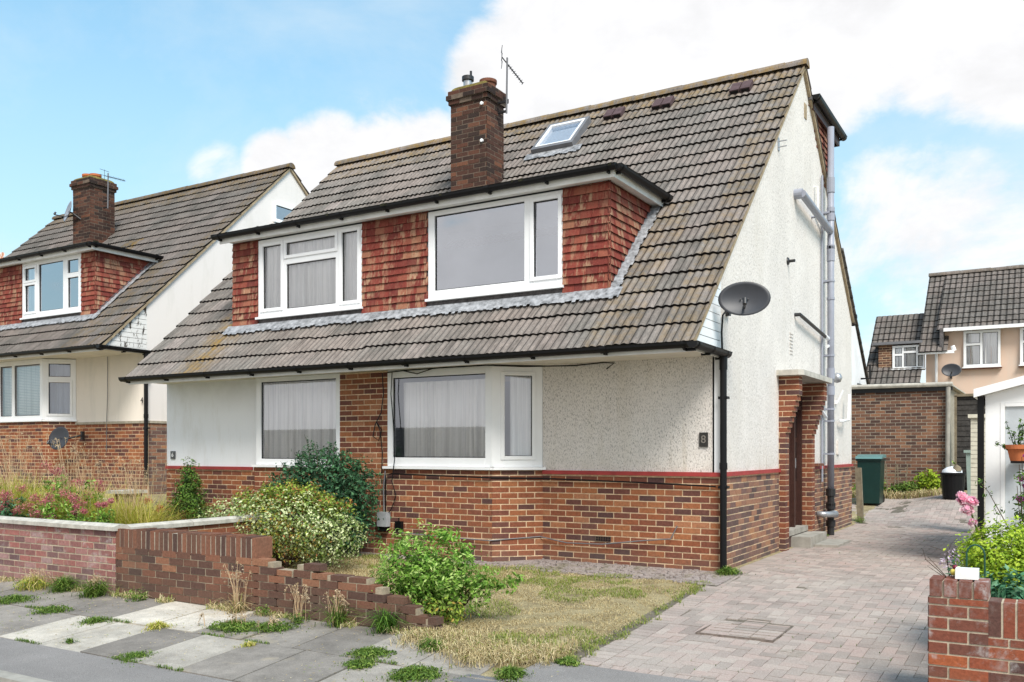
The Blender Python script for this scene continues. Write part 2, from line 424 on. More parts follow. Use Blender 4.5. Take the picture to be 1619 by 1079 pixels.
def ridge(mb, x0, x1, y, z, r=.12, seg=.42, g=.8):
    x = x0; k = 0
    while x < x1 - .05:
        xe = min(x + seg, x1); rr = r + (k % 2) * .004; c = (R.random(), g, 0)
        zz = z + R.uniform(-.004, .004); n = 8
        pts = [(math.cos(a) * rr, math.sin(a) * rr) for a in [math.pi * (i / n) for i in range(n + 1)]]
        b = len(mb.v)
        for (py, pz) in pts:
            mb.v.append((x, y + py, zz - .03 + pz)); mb.v.append((xe + .012, y + py, zz - .03 + pz + .004))
        for i in range(n):
            mb.f.append((b + 2 * i, b + 2 * i + 1, b + 2 * i + 3, b + 2 * i + 2)); mb.m.append(0); mb.c.append(c)
        mb.f.append(tuple(b + 2 * i for i in range(n + 1))); mb.m.append(0); mb.c.append(c)
        mb.f.append(tuple(b + 2 * i + 1 for i in range(n + 1))); mb.m.append(0); mb.c.append(c)
        x = xe; k += 1

def hung(mb, o, u, n, L, z0, z1, gauge=.1, tw=.165, under=None):
    o = V((o[0], o[1], 0)); u = V((u[0], u[1], 0)); n = V((n[0], n[1], 0)); k = 0; z = z0
    while z < z1 - .02:
        zt = min(z + gauge + .02, z1); s = -tw / 2 if k % 2 else 0
        while s < L - .01:
            a = max(s, 0) + .0015; b = min(s + tw, L) - .0015
            if b - a > .02 and not (under and under(a, b, z)):
                t = R.uniform(-.004, .004); jz = R.uniform(-.003, .003); c = (R.random(), R.random(), 0); up = .006
                p = [o + u * a + V((0, 0, z + jz)), o + u * b + V((0, 0, z + jz + R.uniform(-.002, .002)))]
                q = [o + u * a + V((0, 0, zt)), o + u * b + V((0, 0, zt))]
                out = .030 + t
                f0, f1 = p[0] + n * out, p[1] + n * (out + R.uniform(-.003, .003)); g0, g1 = q[0] + n * up, q[1] + n * up
                mb.face([f0, f1, g1, g0], c)
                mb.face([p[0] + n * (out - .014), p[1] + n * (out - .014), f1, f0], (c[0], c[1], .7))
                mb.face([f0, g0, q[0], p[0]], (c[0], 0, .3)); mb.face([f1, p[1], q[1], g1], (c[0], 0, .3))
            s += tw
        z += gauge; k += 1

def window(root, name, o, u, n, W, z0, z1, panes, fr=UPVC, glass=GLASS, curtain=None, depth=.07, sill=None, label=None, curt_col=CURT, loc_=True):
    """panes: (s0,s1,z0,z1,casement)"""
    O = V((o[0], o[1], 0)); u = V((u[0], u[1], 0)).normalized(); n = V((n[0], n[1], 0)).normalized()
    fm = MB()
    def bar(a, b, c, d, t0=0.0, t1=None, dep=None):
        if b - a < .003 or d - c < .003: return
        fm.para(O + u * a + V((0, 0, c)) + n * (t0 - (dep or depth)), u * (b - a), V((0, 0, d - c)), n * (dep or depth), (0, 0, 0))
    cols = {}
    for p in panes: cols.setdefault((p[0], p[1]), []).append(p)
    xs = sorted(cols); prev = 0
    for (a, b) in xs:
        bar(prev, a, z0, z1, .0)
        zz = z0
        for p in sorted(cols[(a, b)], key=lambda q: q[2]):
            bar(a, b, zz, p[2]); zz = p[3]
        bar(a, b, zz, z1); prev = b
    bar(prev, W, z0, z1)
    for p in panes:
        if p[4]:
            w = .045
            for (a, b, c, d) in ((p[0] - w, p[0] + .006, p[2] - w, p[3] + w), (p[1] - .006, p[1] + w, p[2] - w, p[3] + w), (p[0] + .006, p[1] - .006, p[2] - w, p[2] + .006), (p[0] + .006, p[1] - .006, p[3] - .006, p[3] + w)):
                bar(a, b, c, d, .016, dep=.03)
    w = fm.build(name, fr, root, local=loc_, label=label)
    bv = w.modifiers.new('b', 'BEVEL'); bv.width = .004; bv.segments = 1
    for p in panes:
        g = MB(); a = O + n * (-.035)
        g.face([a + u * (p[0] - .003) + V((0, 0, p[2] - .003)), a + u * (p[1] + .003) + V((0, 0, p[2] - .003)), a + u * (p[1] + .003) + V((0, 0, p[3] + .003)), a + u * (p[0] - .003) + V((0, 0, p[3] + .003))])
        g.build('pane', glass, w, local=loc_)
        s = MB(); e = .012
        for (x0, x1, y0, y1) in ((p[0], p[0] + e, p[2], p[3]), (p[1] - e, p[1], p[2], p[3]), (p[0] + e, p[1] - e, p[2], p[2] + e), (p[0] + e, p[1] - e, p[3] - e, p[3])):
            s.para(O + u * x0 + V((0, 0, y0)) - n * .033, u * (x1 - x0), V((0, 0, y1 - y0)), n * .010)
        s.build('glazing_seal', BLK, w, local=loc_)
    if sill:
        s = MB(); s.para(O + u * (-sill[0]) + V((0, 0, z0 - .035)) - n * .02, u * (W + 2 * sill[0]), V((0, 0, .034)), n * (.02 + sill[1])); s.build('sill', fr, w, local=loc_)
    if curtain:
        for (ca, cb, cz0, cz1, off) in curtain:
            c = MB(); N = max(8, int((cb - ca) / .009)); ph = R.random() * 9; pr = []
            for i in range(N + 1):
                s_ = ca + (cb - ca) * i / N
                d = .020 * math.sin(s_ * 48 + 2.2 * math.sin(s_ * 9 + ph) + ph) + .015 * math.sin(s_ * 23 + ph * 2)
                pr.append((s_, d))
            for i in range(N):
                for (za, zb, ka, kb) in ((cz0, (cz0 + cz1) / 2, 1.1, 1), ((cz0 + cz1) / 2, cz1, 1, .6)):
                    q = [O + u * pr[i][0] + n * (-off + pr[i][1] * ka) + V((0, 0, za)), O + u * pr[i + 1][0] + n * (-off + pr[i + 1][1] * ka) + V((0, 0, za)),
                         O + u * pr[i + 1][0] + n * (-off + pr[i + 1][1] * kb) + V((0, 0, zb)), O + u * pr[i][0] + n * (-off + pr[i][1] * kb) + V((0, 0, zb))]
                    c.face(q)
            c.build('curtain', curt_col, w, smooth=True, local=loc_)
    return w

def gutter(root, pts, r=.058, brackets=.9, name='gutter', brk_n=None, moss=False):
    g = MB(); P = [V(p) for p in pts]
    for i in range(len(P) - 1):
        a, b = P[i], P[i + 1]; d = (b - a).normalized(); s = d.cross(V((0, 0, 1))).normalized()
        prof = [(math.cos(t) * r, math.sin(t) * r) for t in [math.pi + math.pi * k / 8 for k in range(9)]]
        prof = [(-r - .006, 0.012)] + prof + [(r + .006, .012)]
        for (A, B) in ((a - d * (.0 if i == 0 else 0), b + d * (r if i < len(P) - 2 else 0)),):
            for k in range(len(prof) - 1):
                for off in (0,):
                    g.face([A + s * prof[k][0] + V((0, 0, prof[k][1])), B + s * prof[k][0] + V((0, 0, prof[k][1])), B + s * prof[k + 1][0] + V((0, 0, prof[k + 1][1])), A + s * prof[k + 1][0] + V((0, 0, prof[k + 1][1]))])
            for E_ in (A, B): g.face([E_ + s * x + V((0, 0, z)) for x, z in prof])
        L = (b - a).length; nb = int(L / brackets)
        for k in range(nb + 1):
            c = a + d * (.12 + (L - .24) * k / max(1, nb))
            pr2 = [(math.cos(t) * (r + .008), math.sin(t) * (r + .008)) for t in [math.pi * .95 + math.pi * 1.1 * q / 8 for q in range(9)]]
            w = .018 if k % 3 else .04
            for q in range(8):
                A, B = c - d * w, c + d * w
                g.face([A + s * pr2[q][0] + V((0, 0, pr2[q][1])), B + s * pr2[q][0] + V((0, 0, pr2[q][1])), B + s * pr2[q + 1][0] + V((0, 0, pr2[q + 1][1])), A + s * pr2[q + 1][0] + V((0, 0, pr2[q + 1][1]))])
            bn = V(brk_n) if brk_n else -s
            g.para(c - d * .012 + V((0, 0, -r - .022)), d * .024, bn * (r + .05), V((0, 0, .03)))
    o = g.build(name, GUT, root, local=True)
    if moss:
        m = MB()
        for i in range(len(P) - 1):
            a, b = P[i], P[i + 1]; d = (b - a); L = d.length; d.normalize(); s = d.cross(V((0, 0, 1)))
            for k in range(int(L * 26)):
                c = a + d * R.uniform(0, L) + s * R.uniform(-r * .8, r * .8) + V((0, 0, .005)); q = R.uniform(.008, .022)
                m.para(c - V((q, q, q)), (2 * q, R.uniform(-.01, .01), 0), (R.uniform(-.01, .01), 2 * q, 0), (0, 0, 1.6 * q))
        m.build('gutter_moss', MOSS, o, local=True)
    return o

# ------------------------------------------------------------------ the semi-detached house type
M_ = (7.39 - 2.585) / (3.99 + 1.05)
def rz(y): return 2.585 + M_ * (y + 1.05)
XL = -9.45
def chimney(root, x0, x1, y0, y1, zt, pots):
    ch = MB(); zb = 5.1
    z = zb
    for (o, u, n, L, ph) in (((x0, y0), (1, 0), (0, -1), x1 - x0, 0), ((x1, y0), (0, 1), (1, 0), y1 - y0, 1), ((x1, y1), (-1, 0), (0, 1), x1 - x0, 0), ((x0, y1), (0, -1), (-1, 0), y1 - y0, 1)):
        bricks(ch, o, u, n, L, zb, zt - .225, phase=ph, gfun=lambda a, z: max(0, (z - 6.6)), bias=0, jit=.003)
    # corbelled head
    for k, (e, h) in enumerate(((.03, .075), (.06, .075), (.035, .075))):
        za = zt - .225 + k * .075
        for (o, u, n, L, ph) in (((x0 - e, y0 - e), (1, 0), (0, -1), x1 - x0 + 2 * e, k), ((x1 + e, y0 - e), (0, 1), (1, 0), y1 - y0 + 2 * e, k + 1), ((x1 + e, y1 + e), (-1, 0), (0, 1), x1 - x0 + 2 * e, k), ((x0 - e, y1 + e), (0, -1), (-1, 0), y1 - y0 + 2 * e, k)):
            bricks(ch, o, u, n, L, za, za + .075, phase=ph, depth=.1, jit=.004, bias=-.2)
        ch.box(x0 - e + .01, x1 + e - .01, y0 - e + .01, y1 + e - .01, za + .001, za + .074, (0, 0, 0), 1)
    c = ch.build('chimney', [BRC, MOD], root, local=True)
    fl = MB(); cx, cy = (x0 + x1) / 2, (y0 + y1) / 2
    for i in range(7):
        a = i / 7 * math.pi / 2; a2 = (i + 1) / 7 * math.pi / 2
        w0, h0 = math.cos(a), math.sin(a) * .11; w1, h1 = math.cos(a2), math.sin(a2) * .11
        hw, hd = (x1 - x0) / 2, (y1 - y0) / 2
        def ring(w, h): return [(cx + sx * (.35 + .65 * w) * hw, cy + sy * (.35 + .65 * w) * hd, zt + h) for sx, sy in ((-1, -1), (1, -1), (1, 1), (-1, 1))]
        A, B = ring(w0, h0), ring(w1, h1)
        for q in range(4): fl.face([A[q], A[(q + 1) % 4], B[(q + 1) % 4], B[q]])
        if i == 6: fl.face(B)
    fl.build('mortar_cap', FLAUN, c, local=True, smooth=False)
    for (px, py, h, kind) in pots:
        p = MB()
        if kind == 'pot':
            p.lathe(px, py, [(.13, zt - .02), (.125, zt + h - .06), (.145, zt + h - .05), (.145, zt + h), (.115, zt + h), (.11, zt + h - .12), (0, zt + h - .13)]); p.build('chimney_pot', TERR if root.name.endswith('001') else POTD, c, local=True, smooth=False)
        else:
            p.lathe(px, py, [(.075, zt), (.075, zt + h - .08)]); p.build('flue_liner', SILV, c, local=True, smooth=True)
            q = MB(); q.lathe(px, py, [(0, zt + h), (.10, zt + h - .005), (.10, zt + h - .07), (.08, zt + h - .08), (0, zt + h - .08)]); q.tube([(px + .06, py, zt + h - .1), (px + .06, py, zt + h + .08)], .02, 8); q.build('flue_cowl', IRON, c, local=True)
    return c

def house(root, roofm, main):
    wl = MB()   # structural walls
    T = .1
    # right gable (with door recess on the main house)
    if main: pts = [(0, 0), (2.74, 0), (2.74, 2.47), (4.27, 2.47), (4.27, 0), (7.96, 0)]
    else: pts = [(0, 0), (7.96, 0)]
    rear = lambda y: 7.39 - .864 * (y - 3.99)
    pts += [(7.96, rear(7.96) - .05), (3.99, 7.34), (-.0, rz(0) - .06)]
    g = MB(); g.prism([(0 - T, y, z) for y, z in pts], (T, 0, 0)); g.build('gable_wall', RENDG if main else GBR, root, local=True)
    g = MB(); g.prism([(XL, y, z) for y, z in [(0, 0), (7.96, 0), (7.96, rear(7.96) - .05), (3.99, 7.34), (0, rz(0) - .06)]], (T, 0, 0)); g.build('gable_wall', GBR, root, local=True)
    g = MB(); g.box(XL + .01, -.01, 7.86, 7.95, 0, rear(7.96) - .04); g.build('rear_wall', GBR, root, local=True)
    # front walls
    g = MB(); g.box(-2.38, -.002, 0, .1, 0, 2.56); g.build('front_wall', REND if main else CRR, root, local=True)
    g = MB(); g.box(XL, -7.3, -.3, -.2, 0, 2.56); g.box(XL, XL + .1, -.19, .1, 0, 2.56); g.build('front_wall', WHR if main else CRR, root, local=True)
    # plinth brickwork
    pb = MB(); pz = 1.115 if main else 1.10; ph = 0
    r2 = math.hypot(.5, .45); cu = (.5 / r2, .45 / r2); cn = (.45 / r2, -.5 / r2)
    bricks(pb, (-2.38, 0), (1, 0), (0, -1), 2.39, -.55, pz, proud=.004)
    bricks(pb, (-2.88, -.45), cu, cn, r2, -.25, 1.165, phase=1, proud=.004)
    bricks(pb, (-7.2, -.45), (1, 0), (0, -1), 7.2 - 2.88, -.25, 1.165, proud=.004)
    bricks(pb, (-7.38, -.3), (.768, -.640), (-.64, -.768), .234, -.25, 1.165, proud=.004)
    bricks(pb, (XL, -.3), (1, 0), (0, -1), -7.38 - XL, -.55, pz, proud=.004, phase=1)
    pb.build('brick_plinth', [BR, MO], root, local=True)
    pb = MB(); bricks(pb, (-5.47, -.45), (1, 0), (0, -1), .87, 1.165, 2.53, proud=.004, depth=.08, bias=.08); pb.build('brick_pier', [BR, MO], root, local=True)
    for (ya_, L_) in (((0, 2.585), (4.4, 3.56)) if main else ((0, 7.96),)):
        pb = MB(); bricks(pb, (0, ya_), (0, 1), (1, 0), L_, -.55, pz, proud=.004)
        pb.build('side_brick_plinth', [BRS, MOG if not main else MO], root, local=True)
    bd = MB()
    if main:
        for bx_ in ((.0, .034, 0.0, 2.58), (.0, .034, 4.41, 7.96), (-2.37, .034, -.034, -.0005), (XL - .01, -7.40, -.334, -.3)):
            bd = MB(); bd.box(*bx_, pz, pz + .05); bd.build('painted_brick_band', REDP, root, local=True)
    else:
        bd.box(.0, .03, 0, 7.96, pz, pz + .05); bd.box(-2.37, .03, -.03, .0, pz, pz + .05); bd.build('brick_band', MOG, root, local=True)
    # corner trim
    if main:
        g = MB(); g.box(-.075, .012, -.012, .0, pz + .05, 2.53); g.build('corner_trim', WHR, root, local=True)
    # soffit, fascia
    s = MB(); s.box(XL + .0, -.004, -1.0, .05, 2.535, 2.555)
    s.build('soffit', SOFF, root, local=True)
    f = MB(); f.box(XL - .02, .0, -1.022, -1.0, 2.485, 2.60); f.box(-.02, .0, -1.0, .0, 2.505, 2.60); f.build('fascia_board', UPVCO, root, local=True)
    gutter(root, [(XL - .1, -1.09, 2.585), (.07, -1.09, 2.575)], brk_n=(0, 1, 0))
    gutter(root, [(.06, -1.15, 2.57), (.06, .06, 2.56)], brk_n=(-1, 0, 0), brackets=.6)
    # triangular boarding at the eaves end
    c = MB(); k = 0; z = 2.605
    while z < 3.4:
        ya = -1.05 + (z - 2.585 + .03) / M_; z2 = min(z + .098, rz(0) - .03)
        yb = -1.05 + (z2 - 2.585 + .03) / M_
        if ya < -.03: c.prism([(-.012, ya + .02, z), (-.012, -.012, z), (-.012, -.012, z2 - .006), (-.012, min(yb, -.02), z2 - .006)], (.012, 0, 0))
        z += .1
    c.box(-.02, -.001, -.012, .006, 2.6, 3.5)
    c.build('eaves_boarding', UPVC if main else PEEL, root, local=True)
    # main roof
    def skip(x, y): return -7.80 < x < -1.40 and -.1 < y < 1.05
    def lich(x, t):
        g = 0
        if t > .85: g = max(g, (t - .85) * 6)
        if x > -.35: g = max(g, .35)
        if -8.4 < x < -7.5 and t < .35: g = max(g, .9 - abs(x + 7.95) * 1.6)
        if -3.6 < x < -3.0 and .48 < t < .62: g = 1
        if -4.4 < x < -3.4 and .46 < t < .60: g = .9
        if -1.3 < x < -.7 and t < .45: g = max(g, .35)
        return min(1, g)
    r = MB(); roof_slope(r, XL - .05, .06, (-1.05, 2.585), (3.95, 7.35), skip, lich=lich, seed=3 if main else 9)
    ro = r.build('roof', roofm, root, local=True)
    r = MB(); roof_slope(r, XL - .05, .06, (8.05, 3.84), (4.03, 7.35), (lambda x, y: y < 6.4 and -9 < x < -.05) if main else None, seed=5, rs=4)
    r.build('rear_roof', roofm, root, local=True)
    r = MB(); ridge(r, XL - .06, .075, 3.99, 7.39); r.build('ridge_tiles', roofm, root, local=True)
    # verge mortar and undercloak
    v = MB(); e = V((0, 5.04, 4.805)).normalized(); nn = V((0, -e.z, e.y))
    v.para(V((0.0, -1.04, 2.588)) - nn * .045, (.045, 0, 0), e * 6.95, nn * .045)
    e2 = V((0, 4.06, -3.51)).normalized(); n2 = V((0, -e2.z, e2.y)); v.para(V((0.0, 3.99, 7.385)) - n2 * .045, (.045, 0, 0), e2 * 5.3, n2 * .045)
    v.build('verge', VERGE, root, local=True)
    # --- dormer
    dx0, dx1, dy, dt = -7.87, -1.32, -.25, 4.72
    d = MB()
    segs = [(dx0, -7.33), (-5.22, -4.043), (-1.95, dx1)] if main else [(dx0, -7.33), (-5.22, -3.97), (-1.80, dx1)]
    for a, b in segs: d.box(a, b, dy, dy + .08, rz(dy) - .1, dt)
    d.box(dx0, dx1, dy + .001, dy + .079, rz(dy) - .1, 3.475)
    d.prism([(dx1 - .08, dy + .08, rz(dy) - .1), (dx1 - .08, dy + .08, dt), (dx1 - .08, 1.25, dt), (dx1 - .08, 1.25, rz(1.25) - .1)], (.08, 0, 0))
    d.prism([(dx0, dy + .08, rz(dy) - .1), (dx0, dy + .08, dt), (dx0, 1.25, dt), (dx0, 1.25, rz(1.25) - .1)], (.08, 0, 0))
    dor = d.build('dormer', LEADD, root, local=True)
    t = MB()
    for a, b in segs: hung(t, (a - (.03 if a == dx0 else 0), dy), (1, 0), (0, -1), b - a + (.03 if a == dx0 else 0) + (.03 if b == dx1 else 0), rz(dy) + .05, dt)
    t.build('hung_tiles', CLAY, dor, local=True)
    t = MB(); hung(t, (dx1, dy - .03), (0, 1), (1, 0), 1.6, rz(dy) + .05, dt, under=lambda a, b, z: z < rz(dy - .03 + a) - .02); t.build('cheek_tiles', CLAY, dor, local=True)
    t = MB(); t.box(dx0 - .14, dx1 + .14, dy - .16, 1.5, 4.755, 4.86); t.build('dormer_roof', LEADD, dor, local=True)
    t = MB(); t.box(dx0 - .15, dx1 + .15, dy - .175, dy - .155, 4.70, 4.80); t.box(dx1 + .13, dx1 + .15, dy - .155, 1.25, 4.70, 4.80)
    t.box(dx0, dx1, dy - .155, dy - .005, 4.722, 4.75); t.box(dx1 + .005, dx1 + .13, dy - .155, 1.2, 4.722, 4.75); t.build('dormer_fascia', UPVCO, dor, local=True)
    gutter(dor, [(dx0 - .22, dy - .235, 4.815), (dx1 + .21, dy - .235, 4.82)], name='dormer_gutter', brk_n=(0, 1, 0), moss=True, brackets=.8)
    gutter(dor, [(dx1 + .21, dy - .235, 4.82), (dx1 + .21, 1.22, 4.83)], name='dormer_gutter', brk_n=(-1, 0, 0), moss=True, brackets=1.1)
    # debris piled along roof edge
    t = MB()
    for k in range(500):
        x = R.uniform(dx0 - .15, dx1 + .15); q = R.uniform(.01, .03); t.para((x, dy - .16 + R.uniform(0, .1), 4.85), (q, R.uniform(-.01, .01), 0), (0, q * 1.5, 0), (0, 0, q * 1.3))
    t.build('roof_edge_moss', MOSS, dor, local=True)
    # room inside the dormer
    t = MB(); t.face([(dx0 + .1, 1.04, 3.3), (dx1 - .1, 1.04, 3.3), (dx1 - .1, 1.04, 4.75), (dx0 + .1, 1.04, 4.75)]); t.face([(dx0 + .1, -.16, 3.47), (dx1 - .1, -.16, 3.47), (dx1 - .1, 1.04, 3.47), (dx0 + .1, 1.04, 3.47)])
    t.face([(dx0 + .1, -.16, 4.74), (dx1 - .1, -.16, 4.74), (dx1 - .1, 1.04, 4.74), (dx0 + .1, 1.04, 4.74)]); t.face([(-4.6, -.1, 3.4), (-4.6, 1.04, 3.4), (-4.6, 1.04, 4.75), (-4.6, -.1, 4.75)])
    t.build('room_backing', BLIND, dor, local=True)
    # lead flashings
    t = MB(); nn = V((0, -e.z, e.y))
    x = dx0 - .12
    while x < dx1 + .2:
        x2 = min(x + .05, dx1 + .2); ja = R.uniform(-.02, .02)
        a = V((x, dy - .13 + ja, rz(dy - .13 + ja))) + nn * .052; b = V((x, dy - .02, rz(dy) + .06)); d_ = V((x2 - x, 0, 0))
        t.face([a, a + d_, b + d_, b]); x = x2
    y = dy - .12
    while y < 1.28:
        j = R.uniform(-.025, .02); y2 = y + .05
        t.face([(dx1 + .01, y, rz(y) + .085), (dx1 + .15 + j, y, rz(y) + .07), (dx1 + .15 + j, y2, rz(y2) + .07), (dx1 + .01, y2, rz(y2) + .085)])
        t.face([(dx1 + .012, y, rz(y) + .085), (dx1 + .012, y2, rz(y2) + .085), (dx1 + .036, y2, rz(y2) + .13), (dx1 + .036, y, rz(y) + .13)]) if y > dy else None; y = y2
    t.build('lead_flashing', LEAD, dor, local=True)
    # --- windows
    if main:
        window(root, 'window', (-4.043, dy - .01), (1, 0), (0, -1), 2.093, 3.50, 4.70,
               [(.105, 1.53, 3.61, 4.635, 0), (1.665, 2.035, 3.635, 4.61, 1)], glass=GLASSD, sill=(.02, .05), label='wide plain window of the dormer beside the tiled corner')
        window(root, 'window', (-7.33, dy - .01), (1, 0), (0, -1), 2.11, 3.50, 4.70,
               [(.10, .50, 3.62, 4.60, 1), (.62, 1.60, 3.60, 4.27, 0), (.64, 1.58, 4.38, 4.60, 1), (1.70, 2.03, 3.60, 4.62, 1)][:1] + [(.60, 1.60, 3.59, 4.27, 0), (.60, 1.60, 4.40, 4.60, 1), (1.72, 2.03, 3.60, 4.62, 1)], sill=(.02, .05),
               curtain=[(.05, 2.06, 3.52, 4.66, .085)], label='curtained dormer window with an open top light')
        window(root, 'window', (-4.6, -.455), (1, 0), (0, -1), 1.715, 1.205, 2.52, [(.09, 1.615, 1.325, 2.425, 0)], sill=(.05, .05), curtain=[(.20, 1.66, 1.22, 2.36, .09)], label='front pane of the angled bay window with net curtains')
        window(root, 'window', (-2.88, -.455), cu, cn, r2, 1.205, 2.52, [(.16, .535, 1.345, 2.40, 1)], sill=(.03, .05), curtain=[(.25, .60, 1.22, 2.40, .08)])
        window(root, 'window', (-7.17, -.455), (1, 0), (0, -1), 1.70, 1.205, 2.53, [(.10, 1.62, 1.295, 2.465, 0)], sill=(.05, .05), curtain=[(.02, 1.68, 1.22, 2.46, .08)], label='single pane window with long net curtains')
    else:
        window(root, 'window', (-3.97, dy - .01), (1, 0), (0, -1), 2.17, 3.50, 4.72,
               [(.10, .50, 4.32, 4.60, 1), (.10, .50, 3.62, 4.22, 1), (.62, 1.52, 3.60, 4.64, 0), (1.68, 2.06, 4.34, 4.62, 0), (1.68, 2.06, 3.60, 4.24, 0)], sill=(.02, .05), glass=GLASSD, curtain=[(.08, .40, 3.55, 4.66, .12)])
        window(root, 'window', (-7.33, dy - .01), (1, 0), (0, -1), 2.11, 3.50, 4.70, [(.1, .6, 3.6, 4.62, 0), (.7, 2.0, 3.6, 4.62, 0)], sill=(.02, .05), curtain=[(.05, 2.06, 3.52, 4.66, .12)])
        window(root, 'window', (-4.6, -.455), (1, 0), (0, -1), 1.715, 1.205, 2.52, [(.09, .55, 1.30, 2.42, 0), (.65, 1.62, 1.30, 2.42, 0)], sill=(.05, .05))
        bl = MB()
        for k in range(34): bl.box(-4.5, -2.98, -.36, -.335, 1.27 + k * .035, 1.295 + k * .035)
        bl.build('blind', CURT, root, local=True)
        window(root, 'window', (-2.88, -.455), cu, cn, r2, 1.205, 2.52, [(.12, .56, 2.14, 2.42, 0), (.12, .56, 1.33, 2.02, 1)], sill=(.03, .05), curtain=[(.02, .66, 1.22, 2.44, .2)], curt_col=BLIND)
        window(root, 'window', (-7.17, -.455), (1, 0), (0, -1), 1.70, 1.205, 2.53, [(.10, 1.62, 1.295, 2.465, 0)], sill=(.05, .05), curtain=[(.02, 1.68, 1.22, 2.46, .12)])
        g = MB(); g.box(.001, .006, 3.48, 4.42, 5.4, 6.4); g.build('room_backing', GPD, root, local=True)  # dark sheet on the wall behind the panes, standing in for an unlit room
        window(root, 'window', (0.06, 3.45), (0, 1), (1, 0), 1.0, 5.98, 6.42, [(.06, .94, 6.04, 6.36, 0)], sill=(.02, .03), glass=GLASSD)
        window(root, 'window', (0.06, 3.45), (0, 1), (1, 0), 1.0, 5.38, 5.93, [(.06, .94, 5.44, 5.87, 0)], glass=GLASSD)
    g = MB()   # wall heads above bay windows
    g.box(-7.2, -5.47, -.44, -.40, 2.50, 2.55); g.box(-4.6, -2.9, -.44, -.40, 2.50, 2.55); g.build('window_head', UPVCO, root, local=True)
    # dividing partition hides the far inside
    g = MB(); g.box(-5.10, -5.0, -.3, 7.8, 0, 2.54); g.box(XL + .1, -.1, 2.2, 2.3, 0, 2.54); g.build('inner_wall', ROOMM, root, local=True)
    # downpipe
    g = MB(); X, Y = .05, -.06
    g.tube([(X, -.06, 2.52), (X, Y, 2.2), (X, Y, gh(0, 0) - .02)], .040, 12); g.tube([(X, Y, 2.53), (X, Y, 2.36)], .047, 12); g.tube([(X, Y, 1.28), (X, Y, 1.2)], .047, 12)
    for z in (2.02, .98): g.box(X - .055, X + .055, Y - .03, Y + .06, z, z + .03)
    g.build('downpipe', BLK, root, local=True)

# ============================================================ MAIN HOUSE
H = thing('semi_detached_house', 'large nearest pair of semi-detached houses with red tile-hung dormer and brick plinth', 'house', (0, 0, 0))
house(H, ROOF, True)
chimney(H, -5.18, -4.48, 1.92, 2.43, 7.33, [(-5.0, 2.15, .30, 'flue'), (-4.62, 2.18, .16, 'pot')])
# roof window
e = V((0, 5.04, 4.805)).normalized(); nn = V((0, -e.z, e.y))
def onroof(x, y, h=0): return V((x, y, rz(y))) + nn * h
fr = MB(); a, b, y0, y1 = -4.20, -3.42, 2.93, 3.60; Ls = (y1 - y0) / e.y
o_ = onroof(a, y0, .02)
for (sx0, sx1, s0, s1) in ((0, b - a, 0, .07), (0, b - a, Ls - .07, Ls), (0, .06, .07, Ls - .07), (b - a - .06, b - a, .07, Ls - .07)):
    fr.para(o_ + V((sx0, 0, 0)) + e * s0, (sx1 - sx0, 0, 0), e * (s1 - s0), nn * .11)
f_ = fr.build('skylight', GPD, H, local=True)
fr = MB()
for (sx0, sx1, s0, s1) in ((.06, b - a - .06, .07, .10), (.06, b - a - .06, Ls - .13, Ls - .07), (.06, .09, .10, Ls - .13), (b - a - .09, b - a - .06, .10, Ls - .13)):
    fr.para(o_ + V((sx0, 0, 0)) + e * s0 + nn * .02, (sx1 - sx0, 0, 0), e * (s1 - s0), nn * .098)
fr.build('skylight_sash', UPVC, f_, local=True)
g = MB(); q = o_ + nn * .10; g.face([q + V((.08, 0, 0)) + e * .09, q + V((b - a - .08, 0, 0)) + e * .09, q + V((b - a - .08, 0, 0)) + e * (Ls - .11), q + V((.08, 0, 0)) + e * (Ls - .11)]); g.build('pane', GLASSR, f_, local=True)
g = MB(); q = o_ + nn * .03; g.face([q + V((.02, 0, 0)) + e * .03, q + V((b - a - .02, 0, 0)) + e * .03, q + V((b - a - .02, 0, 0)) + e * (Ls - .03), q + V((.02, 0, 0)) + e * (Ls - .03)]); g.build('roller_blind', simple('pale_blind', (.42, .47, .52), .8, .1, .1, 3, 0), f_, local=True)
g = MB(); x = a - .1
while x < b + .12:
    j = R.uniform(-.02, .02); p0 = onroof(x, y0 - .13 + j, .05); p1 = onroof(x, y0 + .01, .06); g.face([p0, p0 + V((.05, 0, 0)), p1 + V((.05, 0, 0)), p1]); x += .05
g.build('skylight_flashing', LEAD, f_, local=True)
VENT = simple('purple_brown_vent', (.10, .065, .068), .8, .2, .3, 9, .2)
for (vx, vy) in ((-3.0, 3.60), (-2.13, 3.60), (-.83, 3.58)):
    g = MB()
    for k in (-1, 1):
        p = onroof(vx + k * .085, vy - .06, .03); g.para(p - V((.075, 0, 0)), (.15, 0, 0), e * .26, nn * .07, (0, 0, 0)); 
        g.para(p - V((.06, 0, 0)) - e * .004 + nn * .012, (.12, 0, 0), e * .004, nn * .04, (0, 0, 0), 1)
    g.build('roof_vent', [VENT, BLK], H, local=True)
